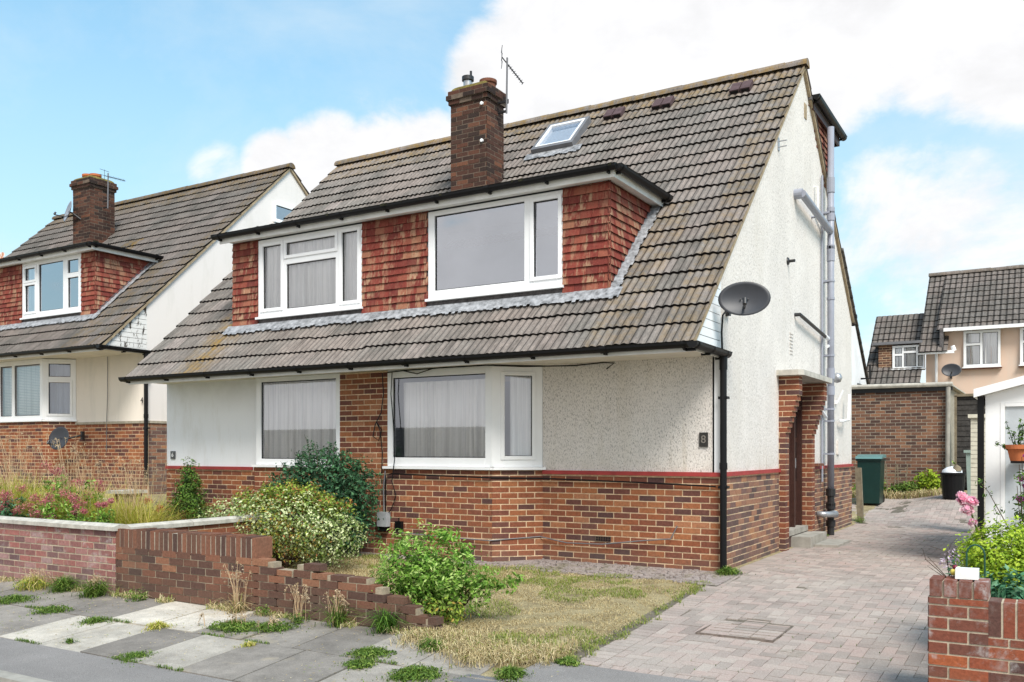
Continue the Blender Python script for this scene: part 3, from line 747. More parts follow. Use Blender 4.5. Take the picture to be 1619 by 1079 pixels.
# rear dormer cheek
g = MB(); g.box(-8.9, -.03, 6.2, 6.28, 3.8, 6.96); rd = g.build('rear_dormer', LEADD, H, local=True)
g = MB()
hung(g, (-.02, 4.2), (0, 1), (1, 0), 2.1, 4.9, 6.95, under=lambda a_, b_, z: z < 7.39 - .864 * (4.2 + b_ - 3.99) - .05); g.build('cheek_tiles', CLAY, rd, local=True)
g = MB(); g.prism([(-.10, 4.25, 7.05), (-.10, 6.28, 7.0), (-.10, 6.28, 5.3)], (.07, 0, 0)); g.build('cheek_wall', LEADD, rd, local=True)
g = MB(); g.box(-8.95, .06, 4.35, 6.5, 6.98, 7.03); g.build('flat_roof', LEADD, rd, local=True)
gutter(rd, [(.11, 4.4, 7.05), (.11, 6.62, 7.03)], r=.06, brk_n=(-1, 0, 0), name='dormer_gutter', brackets=1.2)
g = MB(); g.box(.03, .06, 4.5, 6.5, 6.86, 6.99); g.box(-8.9, .06, 6.5, 6.53, 6.86, 6.99); g.build('dormer_fascia', WOODD, rd, local=True)
# porch: corbelled brick piers, canopy, door, steps
for (ya, yb, deep) in ((2.585, 2.80, 0), (4.2, 4.41, .12)):
    g = MB(); z = -.05; k = 0
    while z < 2.47:
        ex = .095 if z < 1.62 else .095 + min(8, int((z - 1.62) / .075) + 1) * .023
        zt = min(z + .075, 2.47)
        cuts = [0, .11, .215] if k % 2 else [0, .215]
        for i in range(len(cuts) - 1):
            c1 = ya + cuts[i] + .004; c2 = ya + cuts[i + 1] - .004
            xs_ = [-.12, (-.12 + ex) / 2 + .02, ex] if (k % 2 == 0 and i == 0) else [-.12, ex]
            for q in range(len(xs_) - 1):
                g.para((xs_[q] + (.005 if q else 0), c1, z + .006), (xs_[q + 1] - xs_[q] - (.005 if q else 0) - (.005 if q < len(xs_) - 2 else 0), 0, 0), (0, c2 - c1, 0), (0, 0, zt - z - .012), (R.uniform(0, .62), 0, 0), 0)
        g.box(-.12, ex - .003, ya + .0065, yb - .007, z, zt, (0, 0, 0), 1)
        z += .075; k += 1
    g.build('porch_pier', [BR, MO], H, local=True)
g = MB(); g.prism([(0, 2.46, 2.475), (.30, 2.46, 2.475), (.36, 2.54, 2.475), (.36, 4.42, 2.475), (0, 4.42, 2.475)], (0, 0, .075)); g.build('porch_canopy', COPE, H, local=True)
g = MB(); g.box(-.14, -.11, 2.80, 4.2, .25, 2.42); g.box(-.12, -.05, 2.80, 2.87, .25, 2.42); g.box(-.12, -.05, 4.13, 4.2, .25, 2.42); g.box(-.12, -.05, 2.87, 4.13, 2.05, 2.12); g.box(-.12, -.05, 3.70, 3.76, .25, 2.05)
dr = g.build('front_door', WOODD, H, local=True)
g = MB()
for (z0_, z1_) in ((1.25, 1.55), (1.62, 1.95), (.95, 1.18)): g.box(-.11, -.104, 3.82, 4.08, z0_, z1_); g.box(-.11, -.104, 3.0, 3.62, z0_, z1_)
g.build('door_glass', GLASS, dr, local=True)
g = MB(); g.tube([(-.07, 3.83, 1.15), (-.07, 3.83, 1.3)], .012, 8); g.tube([(-.07, 3.83, 1.22), (-.11, 3.83, 1.22)], .01, 8); g.build('door_handle', SILV, dr, local=True)
g = MB(); g.box(-.12, .04, 2.80, 4.2, .17, .25); g.build('door_sill', CONC, H, local=True)
g = MB(); g.box(-.1, .02, 2.80, 4.2, -.1, .17); g.build('porch_wall', BR, H, local=True)
g = MB(); g.box(.022, .30, 3.20, 4.30, -.1, .155); g.build('step', CONC, H, local=True)
g = MB(); g.prism([(.305, 3.42, -.01), (.64, 3.42, -.01), (.64, 4.42, -.01), (.305, 4.42, -.01)], (0, 0, .045)); tag(g.build('paving_slab', CONC), 'flat concrete slab lying on the drive beside the doorstep', 'slab')
# small side window sill
g = MB(); g.box(.0, .10, 4.62, 5.05, 1.17, 1.21); g.build('side_sill', POTD, H, local=True)
# soil stack
g = MB(); X, Y = .13, 5.43
g.tube([(X, Y, 6.85), (X, Y, .70)], .056, 14)
sp = g.build('soil_pipe', GPIPE, H, local=True, smooth=True)
g = MB()
for (za, zb) in ((5.75, 6.0), (5.28, 5.50), (4.6, 4.85), (4.80, 4.87), (2.62, 2.80), (2.35, 2.5), (3.95, 3.99)): g.tube([(X, Y, za), (X, Y, zb)], .066, 14)
for z in (5.4, 4.25, 1.9, 2.1, 1.35, 3.0): g.tube([(X, Y, z), (X, Y, z + .03)], .066, 14); g.box(0, X, Y - .07, Y + .07, z, z + .03)
g.build('pipe_collar', GPIPE, sp, local=True, smooth=False)
g = MB(); g.tube([(X, Y, .72), (X, Y, -.02)], .058, 14)
for (za, zb) in ((.66, .78), (.44, .55), (.15, .25), (.50, .52)): g.tube([(X, Y, za), (X, Y, zb)], .078, 14)
g.build('iron_pipe', IRON, sp, local=True)
g = MB(); g.tube([(X + .02, Y - .02, .36), (X + .10, Y - .10, .36)], .06, 12); g.tube([(X + .09, Y - .10, .36), (.12, 5.02, .37), (.0, 4.98, .38)], .05, 12); g.build('pipe_elbow', SILV, sp, local=True, smooth=True)
g = MB(); g.tube([(.0, 3.50, 5.27), (.12, 3.50, 5.27)], .075, 14); g.tube([(.12, 3.46, 5.26), (.13, 5.38, 5.10)], .058, 14); g.tube([(.12, 4.6, 5.17), (0, 4.6, 5.17)], .02, 6); g.build('branch_pipe', GPIPE, sp, local=True)
g = MB(); g.tube([(0, 3.5, 3.46), (.08, 3.5, 3.46), (.08, 3.6, 3.45), (.09, 5.35, 3.30)], .028, 10); g.build('branch_pipe', IRON, sp, local=True)
g = MB(); g.tube([(.09, 5.2, 3.32), (.10, 5.5, 3.28)], .034, 10); g.tube([(.1, 5.3, 3.16), (.1, 5.55, 3.18)], .03, 10); g.tube([(0, 4.9, 2.3), (.06, 5.0, 2.1), (.08, 5.3, 1.98)], .028, 8); g.build('waste_pipe', UPVC, sp, local=True)
g = MB(); g.tube([(.035, 5.22, 6.0), (.035, 5.22, .9)], .018, 8); g.build('overflow_pipe', GPIPE, H, local=True)
g = MB(); g.tube([(0, 4.78, 5.7), (.05, 4.78, 5.7), (.05, 4.80, 5.3), (.05, 5.35, 5.12)], .02, 8); g.build('overflow_pipe', UPVCO, H, local=True)
g = MB(); g.lathe(0, 0, [(0, 0), (.06, 0), (.05, .02), (.022, .03), (.022, .11), (0, .11)], 12)
g.v = [(z, 3.08 + y, 4.19 + x) for x, y, z in g.v]; g.build('vent_outlet', IRON, H, local=True)
g = MB(); g.box(0, .012, 4.10, 4.24, 6.62, 6.85); g.build('air_brick', VERGE, H, local=True)
g = MB()
for k in range(7): g.box(0, .012, 3.2, 3.38, 2.85 + k * .05, 2.87 + k * .05)
g.build('vent_grille', RENDG, H, local=True)
g = MB(); g.box(0, .012, 2.52, 2.60, 5.66, 5.84); g.tube([(0, 2.56, 5.71), (.12, 2.56, 5.71)], .008, 6); g.tube([(0, 2.56, 5.79), (.12, 2.56, 5.79)], .008, 6); g.build('wall_bracket', SILV, H, local=True)
g = MB(); g.box(0, .05, 6.4, 6.46, 2.25, 2.31); g.tube([(.05, 6.43, 2.28), (.14, 6.43, 2.5)], .02, 8); g.tube([(.05, 6.55, 1.95), (.1, 6.6, 1.95), (.12, 7.0, 1.98), (.12, 7.1, 2.45)], .028, 8); g.build('flue_pipe', UPVC, H, local=True)
g = MB(); g.lathe(0, 0, [(0, -.09), (.06, -.07), (.09, 0), (.06, .07), (0, .09)], 14); g.v = [(.12 + x, 6.0 + y, 2.68 + z) for x, y, z in g.v]; g.build('security_lamp', SILV, H, local=True, smooth=True)
g = MB(); g.box(0, .03, 6.55, 6.72, 1.35, 1.6); g.build('air_brick', RENDG, H, local=True)
# soffit vents
g = MB()
for k in range(9): g.lathe(-3.6 + k * .42, -.86, [(.028, 2.533), (.022, 2.5305), (0, 2.5305)], 10)
g.build('soffit_vent', BLK, H, local=True)
# air brick grille low on the plinth
g = MB(); g.box(-1.62, -1.40, -.020, -.013, .28, .345)
g.build('air_brick', BRR, H, local=True)
g = MB()
for i in range(6):
    for j in range(2): g.box(-1.60 + i * .034, -1.58 + i * .034, -.024, -.019, .29 + j * .028, .31 + j * .028)
g.build('air_brick_holes', BLK, H, local=True)
# chimney insulators
g = MB()
for z in (6.9, 6.35): g.lathe(0, 0, [(0, 0), (.028, .0), (.028, .03), (0, .035)], 10); 
g.v = [((-4.56 + a[0]), 1.91 - a[2], (7.02 if i < 40 else 6.42) + a[1]) for i, a in enumerate(g.v)]
g.build('insulator', UPVC, H, local=True)

# ============================================================ NEIGHBOUR
NH = thing('semi_detached_house', 'further pair of semi-detached houses with cream walls, cut off by the left edge', 'house', (-12.5, 1.6, .88))
house(NH, ROOFN, False)
chimney(NH, -5.45, -4.75, 1.92, 2.6, 7.36, [(-5.25, 2.2, .2, 'pot'), (-4.95, 2.2, .16, 'pot')])

# ============================================================ dishes, aerials
def dish(loc, rx, rz_, n, arm, label, mount, group=None, holes=False):
    t = thing('satellite_dish', label, 'satellite dish', loc)
    n = V(n).normalized(); s = n.cross(V((0, 0, 1))).normalized(); u = s.cross(n).normalized(); C = V((0, 0, 0))
    m = MB(); N = 36; rings = []
    for j in range(8):
        k = j / 7; b = len(m.v)
        for i in range(N):
            a = 2 * math.pi * i / N; m.v.append(tuple(C + s * math.cos(a) * rx * k + u * math.sin(a) * rz_ * k + n * (.05 * k * k - .05)))
        rings.append(b)
    for j in range(7):
        for i in range(N):
            i2 = (i + 1) % N; m.f.append((rings[j] + i, rings[j] + i2, rings[j + 1] + i2, rings[j + 1] + i)); m.m.append(0); m.c.append((0, 0, 0))
    o = m.build('reflector', DISH, t, local=True, smooth=True); so = o.modifiers.new('s', 'SOLIDIFY'); so.thickness = .008
    m = MB(); p0 = C + n * (-.03) - u * rz_ * .35; p1 = C + n * .26 - u * rz_ * .75
    m.tube([p0, C + n * .02 - u * rz_ * .6, p1], .014, 8); m.tube([p1, p1 + u * .07 - n * .02], .024, 10)
    m.build('lnb_arm', IRON, t, local=True)
    m = MB()
    for (i, j) in ((-1, 1), (1, 1), (-.9, -1), (.9, -1)): m.lathe(0, 0, [(0, .012), (.009, .01), (.009, -.002)], 8); 
    for q in range(4):
        i, j = ((-1, 1), (1, 1), (-.9, -1), (.9, -1))[q]
        for w in range(24):
            x, y, z = m.v[q * 24 + w]; m.v[q * 24 + w] = tuple(C + s * (x + i * .04) + u * (y + j * .07 - .07) + n * (z - .035))
    m.build('bolt', IRON, t, local=True)
    m = MB(); W = V(mount) - V(loc); m.tube([C - n * .06, C - n * .12, W + V((0, 0, .0))], .02, 8); m.box(W.x - .03, W.x + .03, W.y - .03, W.y + .03, W.z - .1, W.z + .08); m.build('wall_bracket', IRON, t, local=True)
    return t
dish((.36, -.28, 3.13), .285, .195, (.30, -.95, .14), 1, 'dark oval satellite dish on an arm from the white gable wall near the downpipe', (.02, .2, 3.12))
dish((-14.6, 1.02, 1.68), .25, .25, (.25, -.95, .25), 1, 'round black satellite dish low on the brick plinth behind the grasses', (-14.5, 1.5, 1.75))
g_ = dish((-17.85, 3.30, 7.42), .30, .27, (-.35, -.9, .25), 1, 'pale satellite dish fixed high on the far left chimney', (-17.6, 3.55, 7.2))
for ch in g_.children:
    if ch.name.startswith('reflector'): ch.data.materials[0] = simple('pale_dish', (.30, .32, .36), .5, .4, .2, 5, .02)
t_ = thing('satellite_dish', 'small white rust-stained dish lying on the roof beside the far left chimney', 'satellite dish', (-18.15, 1.75, 5.83))
g = MB(); g.lathe(0, 0, [(.0, -.02), (.2, .0), (.30, .06), (.29, .065), (.19, .01), (0, -.01)], 24); g.v = [(x, y * .35 - z * .8, z * .4 + y * .55 + .12) for x, y, z in g.v]
m = NT('rusty_white', .6, .3); RUST = m.col(m.mix(m.ramp(m.noise(4, 4, .6), [(.45, 0), (.55, 1)]), (.65, .63, .60), (.45, .16, .05)))
g.build('reflector', RUST, t_, local=True, smooth=True)
g = MB(); g.tube([(0, .02, -.06), (0, .02, .1)], .02, 8); g.build('dish_mount', SILV, t_, local=True)
# dish cable
g = MB(); g.tube([(.03, .14, 3.05), (.06, .05, 3.07), (.03, -.02, 3.0), (.02, -.03, 2.8), (.03, -.04, 2.6)], .012, 6); tag(g.build('cable', BLK), 'short black cable dropping from the oval satellite dish to the gutter', 'cable')

def aerial(loc, h, label, tilt, span, kind):
    t = thing('tv_aerial', label, 'aerial', loc)
    m = MB(); m.tube([(0, 0, 0), (.015, 0, h)], .016, 8); m.build('mast', GPD, t, local=True)
    m = MB(); m.box(-.16, 0, -.02, .02, .02, .05); m.box(-.16, 0, -.02, .02, .18, .21); m.build('bracket', IRON, t, local=True)
    m = MB(); a = V((0, 0, h - .08)); d = V(tilt).normalized(); L = span
    m.tube([a - d * .12, a + d * L], .010, 6)
    w = d.cross(V((0, 0, 1))).normalized(); w2 = d.cross(w).normalized()
    for k in range(int(L / .045)):
        p = a + d * (.06 + k * .045); q = .075 if k % 2 else .06
        m.tube([p - w2 * q * .5, p + w2 * q * .5], .0035, 4); m.tube([p - w * q * .8, p + w * q * .8], .0035, 4)
    if kind: 
        for z in (-.13, .0, .13): m.tube([a - d * .12 + V((0, 0, z)) - w * .14, a - d * .12 + V((0, 0, z)) + w * .14], .005, 4)
        m.tube([a - d * .12 + V((0, 0, -.15)), a - d * .12 + V((0, 0, .15))], .006, 4)
    m.build('antenna_boom', IRON, t, local=True)
aerial((-4.28, 2.2, 6.90), .90, 'tall television aerial strapped to the near brick chimney', (.5, .35, -.75), .42, True)
aerial((-16.95, 3.8, 7.48), .88, 'small television aerial beside the far left chimney', (.9, .1, -.28), .60, True)

# ============================================================ cables, meter boxes, numbers
g = MB()
g.tube([(-4.56, -.50, 2.50), (-4.3, -.49, 2.515), (-3.6, -.49, 2.525), (-2.95, -.49, 2.525), (-2.5, -.3, 2.50), (-1.9, -.03, 2.505), (-1.5, -.03, 2.525), (-1.35, -.03, 2.51), (-1.45, -.04, 2.44)], .009, 6)
g.tube([(-4.3, -.49, 2.515), (-4.05, -.5, 2.46), (-3.8, -.49, 2.52)], .007, 5)
tag(g.build('cable', BLK), 'black cable strung along under the soffit above the bay window', 'cable')
g = MB(); g.tube([(-4.48, -.50, 2.5), (-4.5, -.50, 2.2), (-4.45, -.5, 1.7), (-4.42, -.52, 1.3), (-4.46, -.53, 1.0), (-4.42, -.49, .8), (-4.5, -.5, .6), (-4.62, -.5, .5)], .007, 5)
tag(g.build('cable', BLK), 'thin black cable hanging in front of the bay window glass down to the meter box', 'cable')
g = MB(); g.tube([(-4.66, -.49, 2.5), (-4.64, -.49, 2.2), (-4.68, -.49, 1.95), (-4.78, -.5, 1.78), (-4.82, -.5, 1.62), (-4.72, -.5, 1.56), (-4.66, -.5, 1.7), (-4.76, -.5, 1.82), (-4.70, -.49, 1.7), (-4.66, -.49, 1.4), (-4.67, -.49, 1.1)], .008, 5)
tag(g.build('cable', BLK), 'looped black cable on the brick pier left of the bay window', 'cable')
g = MB(); g.tube([(-4.60, -.49, .45), (-4.60, -.49, 1.08), (-4.5, -.49, 1.10), (-2.9, -.49, 1.07), (-2.4, -.05, 1.06), (-1.0, -.035, 1.03), (-.05, -.035, 1.0)], .010, 6)
tag(g.build('cable', BLK), 'black cable clipped along the brick plinth just under the window sill', 'cable')
g = MB(); g.tube([(-4.62, -.5, .5), (-4.64, -.49, .9), (-4.60, -.5, 1.14)], .010, 6, m=0)
g.tube([(-4.45, -.49, .30), (-3.6, -.49, .27), (-2.9, -.49, .26), (-2.4, -.04, .30), (-2.0, -.05, .24), (-1.5, -.06, .25), (-.9, -.06, .33), (-.6, -.05, .36), (-.52, -.04, .52)], .008, 5, m=0)
tag(g.build('cable', GPD), 'grey cable sagging low along the brickwork beside the lawn', 'cable')
g = MB(); g.tube([(-13.75, 1.575, 3.40), (-13.75, 1.575, 2.6), (-13.78, 1.575, 2.1), (-13.78, 1.57, 1.4)], .007, 5); tag(g.build('cable', GPD), 'thin vertical cable down the cream front wall near the number 4', 'cable')
mt = thing('meter_box', 'small grey electricity box on the brickwork behind the light green bush', 'box', (-4.62, -.47, .33))
g = MB(); g.box(-4.70, -4.54, -.56, -.465, .37, .57); mb_ = g.build('box_cover', METER, mt)
g = MB(); g.box(-4.70, -4.56, -.54, -.465, .31, .37); g.build('cable_entry', BLK, mt)
g = MB(); g.box(-4.42, -4.31, -.52, -.465, .32, .45); g.tube([(-4.36, -.5, .45), (-4.36, -.5, .50)], .01, 6); tag(g.build('junction_box', BLK), 'tiny black junction box right of the grey meter box', 'box')
def number(ch, loc, w, h, plate, label, col, size):
    t = thing('house_number', label, 'sign', loc)
    if plate:
        m = MB(); m.box(-w / 2, w / 2, -.014, 0, -h / 2, h / 2); m.build('plate', plate, t, local=True)
    cu_ = bpy.data.curves.new('digit', 'FONT'); cu_.body = ch; cu_.size = size; cu_.extrude = .003; cu_.align_x = 'CENTER'; cu_.align_y = 'CENTER'
    tmp = bpy.data.objects.new('digit', cu_); COL.objects.link(tmp)
    bpy.context.view_layer.update()
    me = bpy.data.meshes.new_from_object(tmp.evaluated_get(bpy.context.evaluated_depsgraph_get())); bpy.data.objects.remove(tmp)
    me.materials.clear(); me.materials.append(col)
    o = bpy.data.objects.new('digit', me); COL.objects.link(o); o.parent = t; o.rotation_euler = (math.pi / 2, 0, 0); o.location = (0, -.018, 0)
    return t
PLATE = simple('dark_bronze_plate', (.03, .028, .026), .5, .4, .3, 20, .2); DIG = simple('worn_bronze_digit', (.22, .20, .18), .5, .4, .3, 20, .1)
number('8', (-.204, -.004, 1.55), .105, .17, PLATE, 'dark number 8 plate on the stippled render beside the downpipe', DIG, .13)
number('6', (-9.28, -.306, 1.345), .11, .13, simple('grey_plate', (.10, .105, .11), .5, .4, .3, 20, .1), 'grey number 6 plate on the smooth white wall', UPVC, .10)
number('4', (-12.62, 1.585, 2.44), 0, 0, None, 'black number 4 fixed straight on the cream wall', BLK, .17)

# ============================================================ GROUND
g = MB()
xs = [-80, -50, -30, -22, -18] + [-16 + .5 * i for i in range(45)] + [8, 12, 20, 35, 60, 90]
ys = [-80, -40, -24, -22, -20, -18, -16, -14, -12.5, -8, -7, -6.5, -6.35] + [-6 + .5 * i for i in range(42)] + [16, 20, 28, 40, 70, 120, 300]
ix = {}
for i, x in enumerate(xs):
    for j, y in enumerate(ys):
        ix[(i, j)] = len(g.v); z = gh(x, y) - (.16 if y < -6.2 else .10 if y < -3.95 else 0.0)
        if y >= -3.95 and x > .3 and x < 3.2: z -= .06
        g.v.append((x, y, z))
for i in range(len(xs) - 1):
    for j in range(len(ys) - 1):
        g.f.append((ix[(i, j)], ix[(i + 1, j)], ix[(i + 1, j + 1)], ix[(i, j + 1)])); g.m.append(0); g.c.append((0, 0, 0))
o = g.build('ground', SOIL, kind='structure')
g = MB(); g.box(-60, 40, -12.4, -6.47, -.45, -.395); g.build('road', ASPH, kind='structure')
g = MB(); x = -30
while x < 20: g.box(x + .004, x + .906, -6.47, -6.345, -.45, -.278, (R.random(), 0, 0)); x += .91
g.build('kerb', CONC, kind='structure')
g = MB()
for i in range(60):
    xa = -30 + i * .8
    g.face([(xa, -6.343, -.282), (xa + .8, -6.343, -.282), (xa + .8, -5.715, -.2575), (xa, -5.715, -.2575)])
g.face([(-.02, -4.835, -.2135 + .004), (8, -4.835, -.2135 + .004), (8, -4.24, -.1845 + .004), (-.02, -4.24, -.1845 + .004)])
g.build('asphalt_verge', ASPH, kind='structure')
# slabs
g = MB(); rowsy = [(-5.71, -4.84), (-4.83, -3.98)]
light = {(0, 3): .95, (0, 5): .55, (1, 2): 1, (1, 3): .92, (0, 1): .9}
R2 = random.Random(12)
sk = .10
for r, (ya, yb) in enumerate(rowsy):
    x = -14 + (0 if r == 0 else .33); k = 0
    while x < 6:
        w = .61
        c = R2.choice([.05, .12, .2, .35, .45, .6, .25])
        if r == 1 and -4.75 < x < -3.55: c = .97
        if r == 0 and -4.9 < x < -4.2: c = .9
        if r == 0 and -3.05 < x < -2.45: c = .72
        if r == 0 and -3.7 < x < -3.05: c = .1
        if x > -2.4 and x < .2: c = R2.choice([.15, .25, .3, .6])
        if not (r == 1 and x + w > .0 and x < 3.0):
            P = [(x + R2.uniform(.005, .012), ya + .006), (x + w - R2.uniform(.005, .012), ya + .006), (x + w - R2.uniform(.005, .012) - sk, yb - R2.uniform(.004, .012)), (x + R2.uniform(.005, .012) - sk, yb - .006)]
            t1, t2 = R2.uniform(-.009, .007), R2.uniform(-.009, .007)
            P = [(px, py, gh(px, py) + (t1 if q in (0, 3) else t2) - .05) for q, (px, py) in enumerate(P)]
            g.prism(P, (0, 0, .05), (c, 0, 0))
        x += w; k += 1
g.build('pavement', [SLAB], kind='structure')
g = MB()
g.face([(-14, -5.714, -.275), (6, -5.714, -.275), (6, -3.95, -.187), (-14, -3.95, -.187)]); g.build('pavement_bed', SOIL, kind='structure')
# herringbone drive
g = MB(); w = .1
def edge_l(y):
    if y < -3.0: return .22
    if y < 0: return .22 + (-.16) * ((y + 3) / 3)
    return .07 if y < 8.2 else -1.6
for cx in range(-20, 28):
    for cy in range(-42, 128):
        t = (cx - cy) % 4
        if t == 0: x0, x1, y0, y1 = cx * w, (cx + 2) * w, cy * w, (cy + 1) * w
        elif t == 2: x0, x1, y0, y1 = cx * w, (cx + 1) * w, (cy - 1) * w, (cy + 1) * w
        else: continue
        el = edge_l((y0 + y1) / 2)
        if y0 < 8.2: x0 = max(x0, el + .2)
        x0 = max(x0, el); x1 = min(x1, 2.62); y0 = max(y0, -4.14)
        if y0 >= y1 - .03 or y1 > 12.55 or x1 - x0 < .03: continue
        if y0 > -3.0 and y1 < -2.15 and x0 > .72 and x1 < 1.42: continue
        j = .002; a = .0022
        zz = [gh(px, py) + .005 * math.sin(px * 3.1 + 1.7 * math.sin(py * 1.3)) * math.sin(py * 2.3) + R.uniform(-j, j) for px, py in ((x0, y0), (x1, y0), (x1, y1), (x0, y1))]
        dd = R.uniform(-.002, .002)
        P = [(x0 + a, y0 + a, zz[0] + dd), (x1 - a, y0 + a, zz[1] + dd), (x1 - a, y1 - a, zz[2] + dd), (x0 + a, y1 - a, zz[3] + dd)]
        g.prism([(p[0], p[1], p[2] - .04) for p in P], (0, 0, .04), (R.random(), 0, 0))
y = -4.2
while y < 7.9:
    el = edge_l(y + .05)
    zz = gh(el, y); P = [(el + .004, y + .004), (el + .196, y + .004), (el + .196, y + .096), (el + .004, y + .096)]
    g.prism([(p[0] + R.uniform(-.003, .003), p[1], gh(*p) - .04) for p in P], (0, 0, .04), (R.random(), 0, 0)); y += .1
x = .43
while x < 2.6:
    g.prism([(p[0], p[1], gh(*p) - .04) for p in ((x + .004, -4.236), (x + .096, -4.236), (x + .096, -4.144), (x + .004, -4.144))], (0, 0, .04), (R.random(), 0, 0)); x += .1
g.build('driveway', PAVER, kind='structure')
g = MB()
yy = [-4.24] + [-4 + .5 * k for k in range(34)]
for k in range(len(yy) - 1):
    xa = -.05 if yy[k] < 8 else -2; nxx = 5 if yy[k] < 8 else 10
    for q in range(nxx):
        x0 = xa + (2.75 - xa) * q / nxx; x1 = xa + (2.75 - xa) * (q + 1) / nxx
        g.face([(px, py, gh(px, py) - .007) for px, py in ((x0, yy[k]), (x1, yy[k]), (x1, yy[k + 1]), (x0, yy[k + 1]))])
g.build('driveway_bed', JOINT, kind='structure')
# manhole
mh = thing('manhole_cover', 'sunken inspection cover inset with paving blocks in the drive', 'manhole cover', (1.07, -2.57, -.12))
g = MB(); za = gh(1, -2.6)
for (a, b, c, d) in ((.745, 1.395, -2.975, -2.965), (.745, 1.395, -2.175, -2.168), (.745, .753, -2.965, -2.175), (1.387, 1.395, -2.965, -2.175)): g.box(a, b, c, d, za - .05, za + .003)
g.build('cover_frame', simple('rusty_frame', (.215, .175, .15), .8, .2, .5, 20, .4), mh)
g = MB(); 
for i in range(3):
    for j in range(8):
        x0 = .762 + i * .207; y0 = -2.955 + j * .0975; zc = gh(x0, y0)
        g.box(x0 + .003, min(x0 + .2, 1.38), y0 + .003, y0 + .093, za - .04, zc + R.uniform(-.006, .003), (R.random(), 0, 0))
g.build('inset_blocks', PAVER, mh)
# small stopcock cover in pavement
g = MB(); g.box(-.35, -.05, -5.0, -4.78, -.24, gh(0, -4.9) + .003); g.v = [(x + (y + 4.9) * .1, y, z) for x, y, z in g.v]; tag(g.build('stopcock_cover', GPD), 'small grey square stopcock cover set in the pavement', 'cover')
# gravel strip by the house
g = MB()
for k in range(28):
    xa = -7.6 + k * .28
    if xa > .0: break
    ya = -.45 if xa < -2.9 else 0
    g.face([(xa, -.78 + .1 * math.sin(k * 1.3), gh(0, -.78) + .004), (xa + .28, -.78 + .1 * math.sin((k + 1) * 1.3), gh(0, -.78) + .004), (xa + .28, 0, .004), (xa, 0, .004)])
g.build('gravel_path', GRAV, kind='structure')
g = MB()
for k in range(900):
    x = R.uniform(-4.4, .05); y = R.uniform(-.85, -.06 if x > -2.4 else -.5); q = R.uniform(.008, .028)
    z = gh(x, y); a = R.uniform(0, 3); u = V((math.cos(a), math.sin(a), 0)) * q; w_ = V((-math.sin(a), math.cos(a), 0)) * q * R.uniform(.5, 1)
    g.para(V((x, y, z)) - u - w_, u * 2, w_ * 2, (0, 0, q * .8), (R.random(), 0, 0))
tag(g.build('gravel', GRAV), 'loose stones scattered along the foot of the house wall', 'gravel', kind='stuff')

# ============================================================ WALLS
def brick_wall_thing(name, label, segs, mats, coping=None):
    t = thing(name, label, 'wall', segs[0])
    return t
# broken garden wall
gw = thing('garden_wall', 'crumbling dark brick wall stepping down beside the pavement', 'wall', (-3.6, -3.9, -.17))
g = MB(); X0 = -5.60; Yf = -3.975
zb = -.24
prof = [(X0, -3.41, .34), (-3.41, -3.13, .345), (-3.13, -2.88, .29), (-2.88, -2.62, .345), (-2.62, -2.32, .27), (-2.32, -1.95, .27), (-1.95, -1.78, .20), (-1.78, -1.55, .12), (-1.55, -1.40, .05), (-1.40, -1.22, -.03)]
top_of = lambda x: next((p[2] for p in prof if p[0] <= x < p[1]), None)
k = 0; z = zb
while z < .33:
    s = X0 - (.1125 if k % 2 else 0)
    while s < -1.22:
        a, b = max(s, X0), min(s + .225, -1.22); tp = top_of((a + b) / 2)
        if tp is not None and b - a > .03 and z + .05 < tp:
            j = R.uniform(-.003, .004); brk = (tp - z) < .12 and a > -3.2
            ht = .066 if not brk else R.uniform(.045, .07)
            g.para((a + .007 + (R.uniform(0, .02) if brk else 0), Yf - .006 + j, z + .004), (b - a - .014 - (R.uniform(0, .03) if brk else 0), R.uniform(-.003, .003), 0), (0, .115, 0), (0, 0, ht), (R.random() * (.6 if z < .1 else 1), R.random(), 0), 0)
        s += .225
    z += .075; k += 1
for p in prof: g.box(p[0] + .03, p[1] - .03, Yf, Yf + .10, zb, min(p[2] - .012, math.floor((p[2] - .05 - zb) / .075) * .075 + zb + .06), (0, 0, 0), 1)
gb = g.build('brick_courses', [BRG, mortar_mat('old_mortar', (.36, .30, .22))], gw)
g = MB(); x = X0; i = 0
while x < -3.42:
    if i > 26: tiltx = .0
    j = R.uniform(-.004, .004); top = .565 + R.uniform(-.012, .006) - .012 * (i % 9 == 4)
    g.para((x + .006, Yf - .004 + j, .345), (.059, 0, 0), (0, .215, 0), (R.uniform(-.003, .003), 0, top - .345), (R.random() * .8, R.random(), 0), 0)
    x += .0735; i += 1
g.box(X0, -3.43, Yf + .001, Yf + .20, .34, .545, (0, 0, 0), 1)
g.box(X0, -3.42, Yf + .1, Yf + .21, -.2, .342, (0, 0, 0), 1)
g.build('soldier_course', [BRG, MOG], gw)
# neighbour front wall (pinkish) + coping, return wall
lw = thing('garden_wall', 'pink brick front wall with pale concrete coping at the left of the photo', 'wall', (-8, -4, -.17))
g = MB(); bricks(g, (-16, -3.98), (1, 0), (0, -1), 16 - 5.60, -.22, .53, depth=.10, gfun=lambda s, z: min(1, max(0, (z - .15) * 2.5) + max(0, s - 9.3)), proud=.004, gap=.0075); 
g.build('brick_courses', [BRP, MOP], lw)
g = MB(); x = -16
while x < -5.6:
    x2 = min(x + .9, -5.56); P = [(x + .003, -4.03, .53), (x + .003, -3.83, .53), (x + .003, -3.83, .575), (x + .003, -3.90, .60), (x + .003, -3.96, .60), (x + .003, -4.03, .575)]; g.prism(P, (x2 - x - .006, 0, R.uniform(-.003, .003))); x += .9
g.build('coping', COPE, lw)
dw = thing('garden_wall', 'brick wall with pale coping running back from the pavement to the variegated bush', 'wall', (-5.5, -3, -.1))
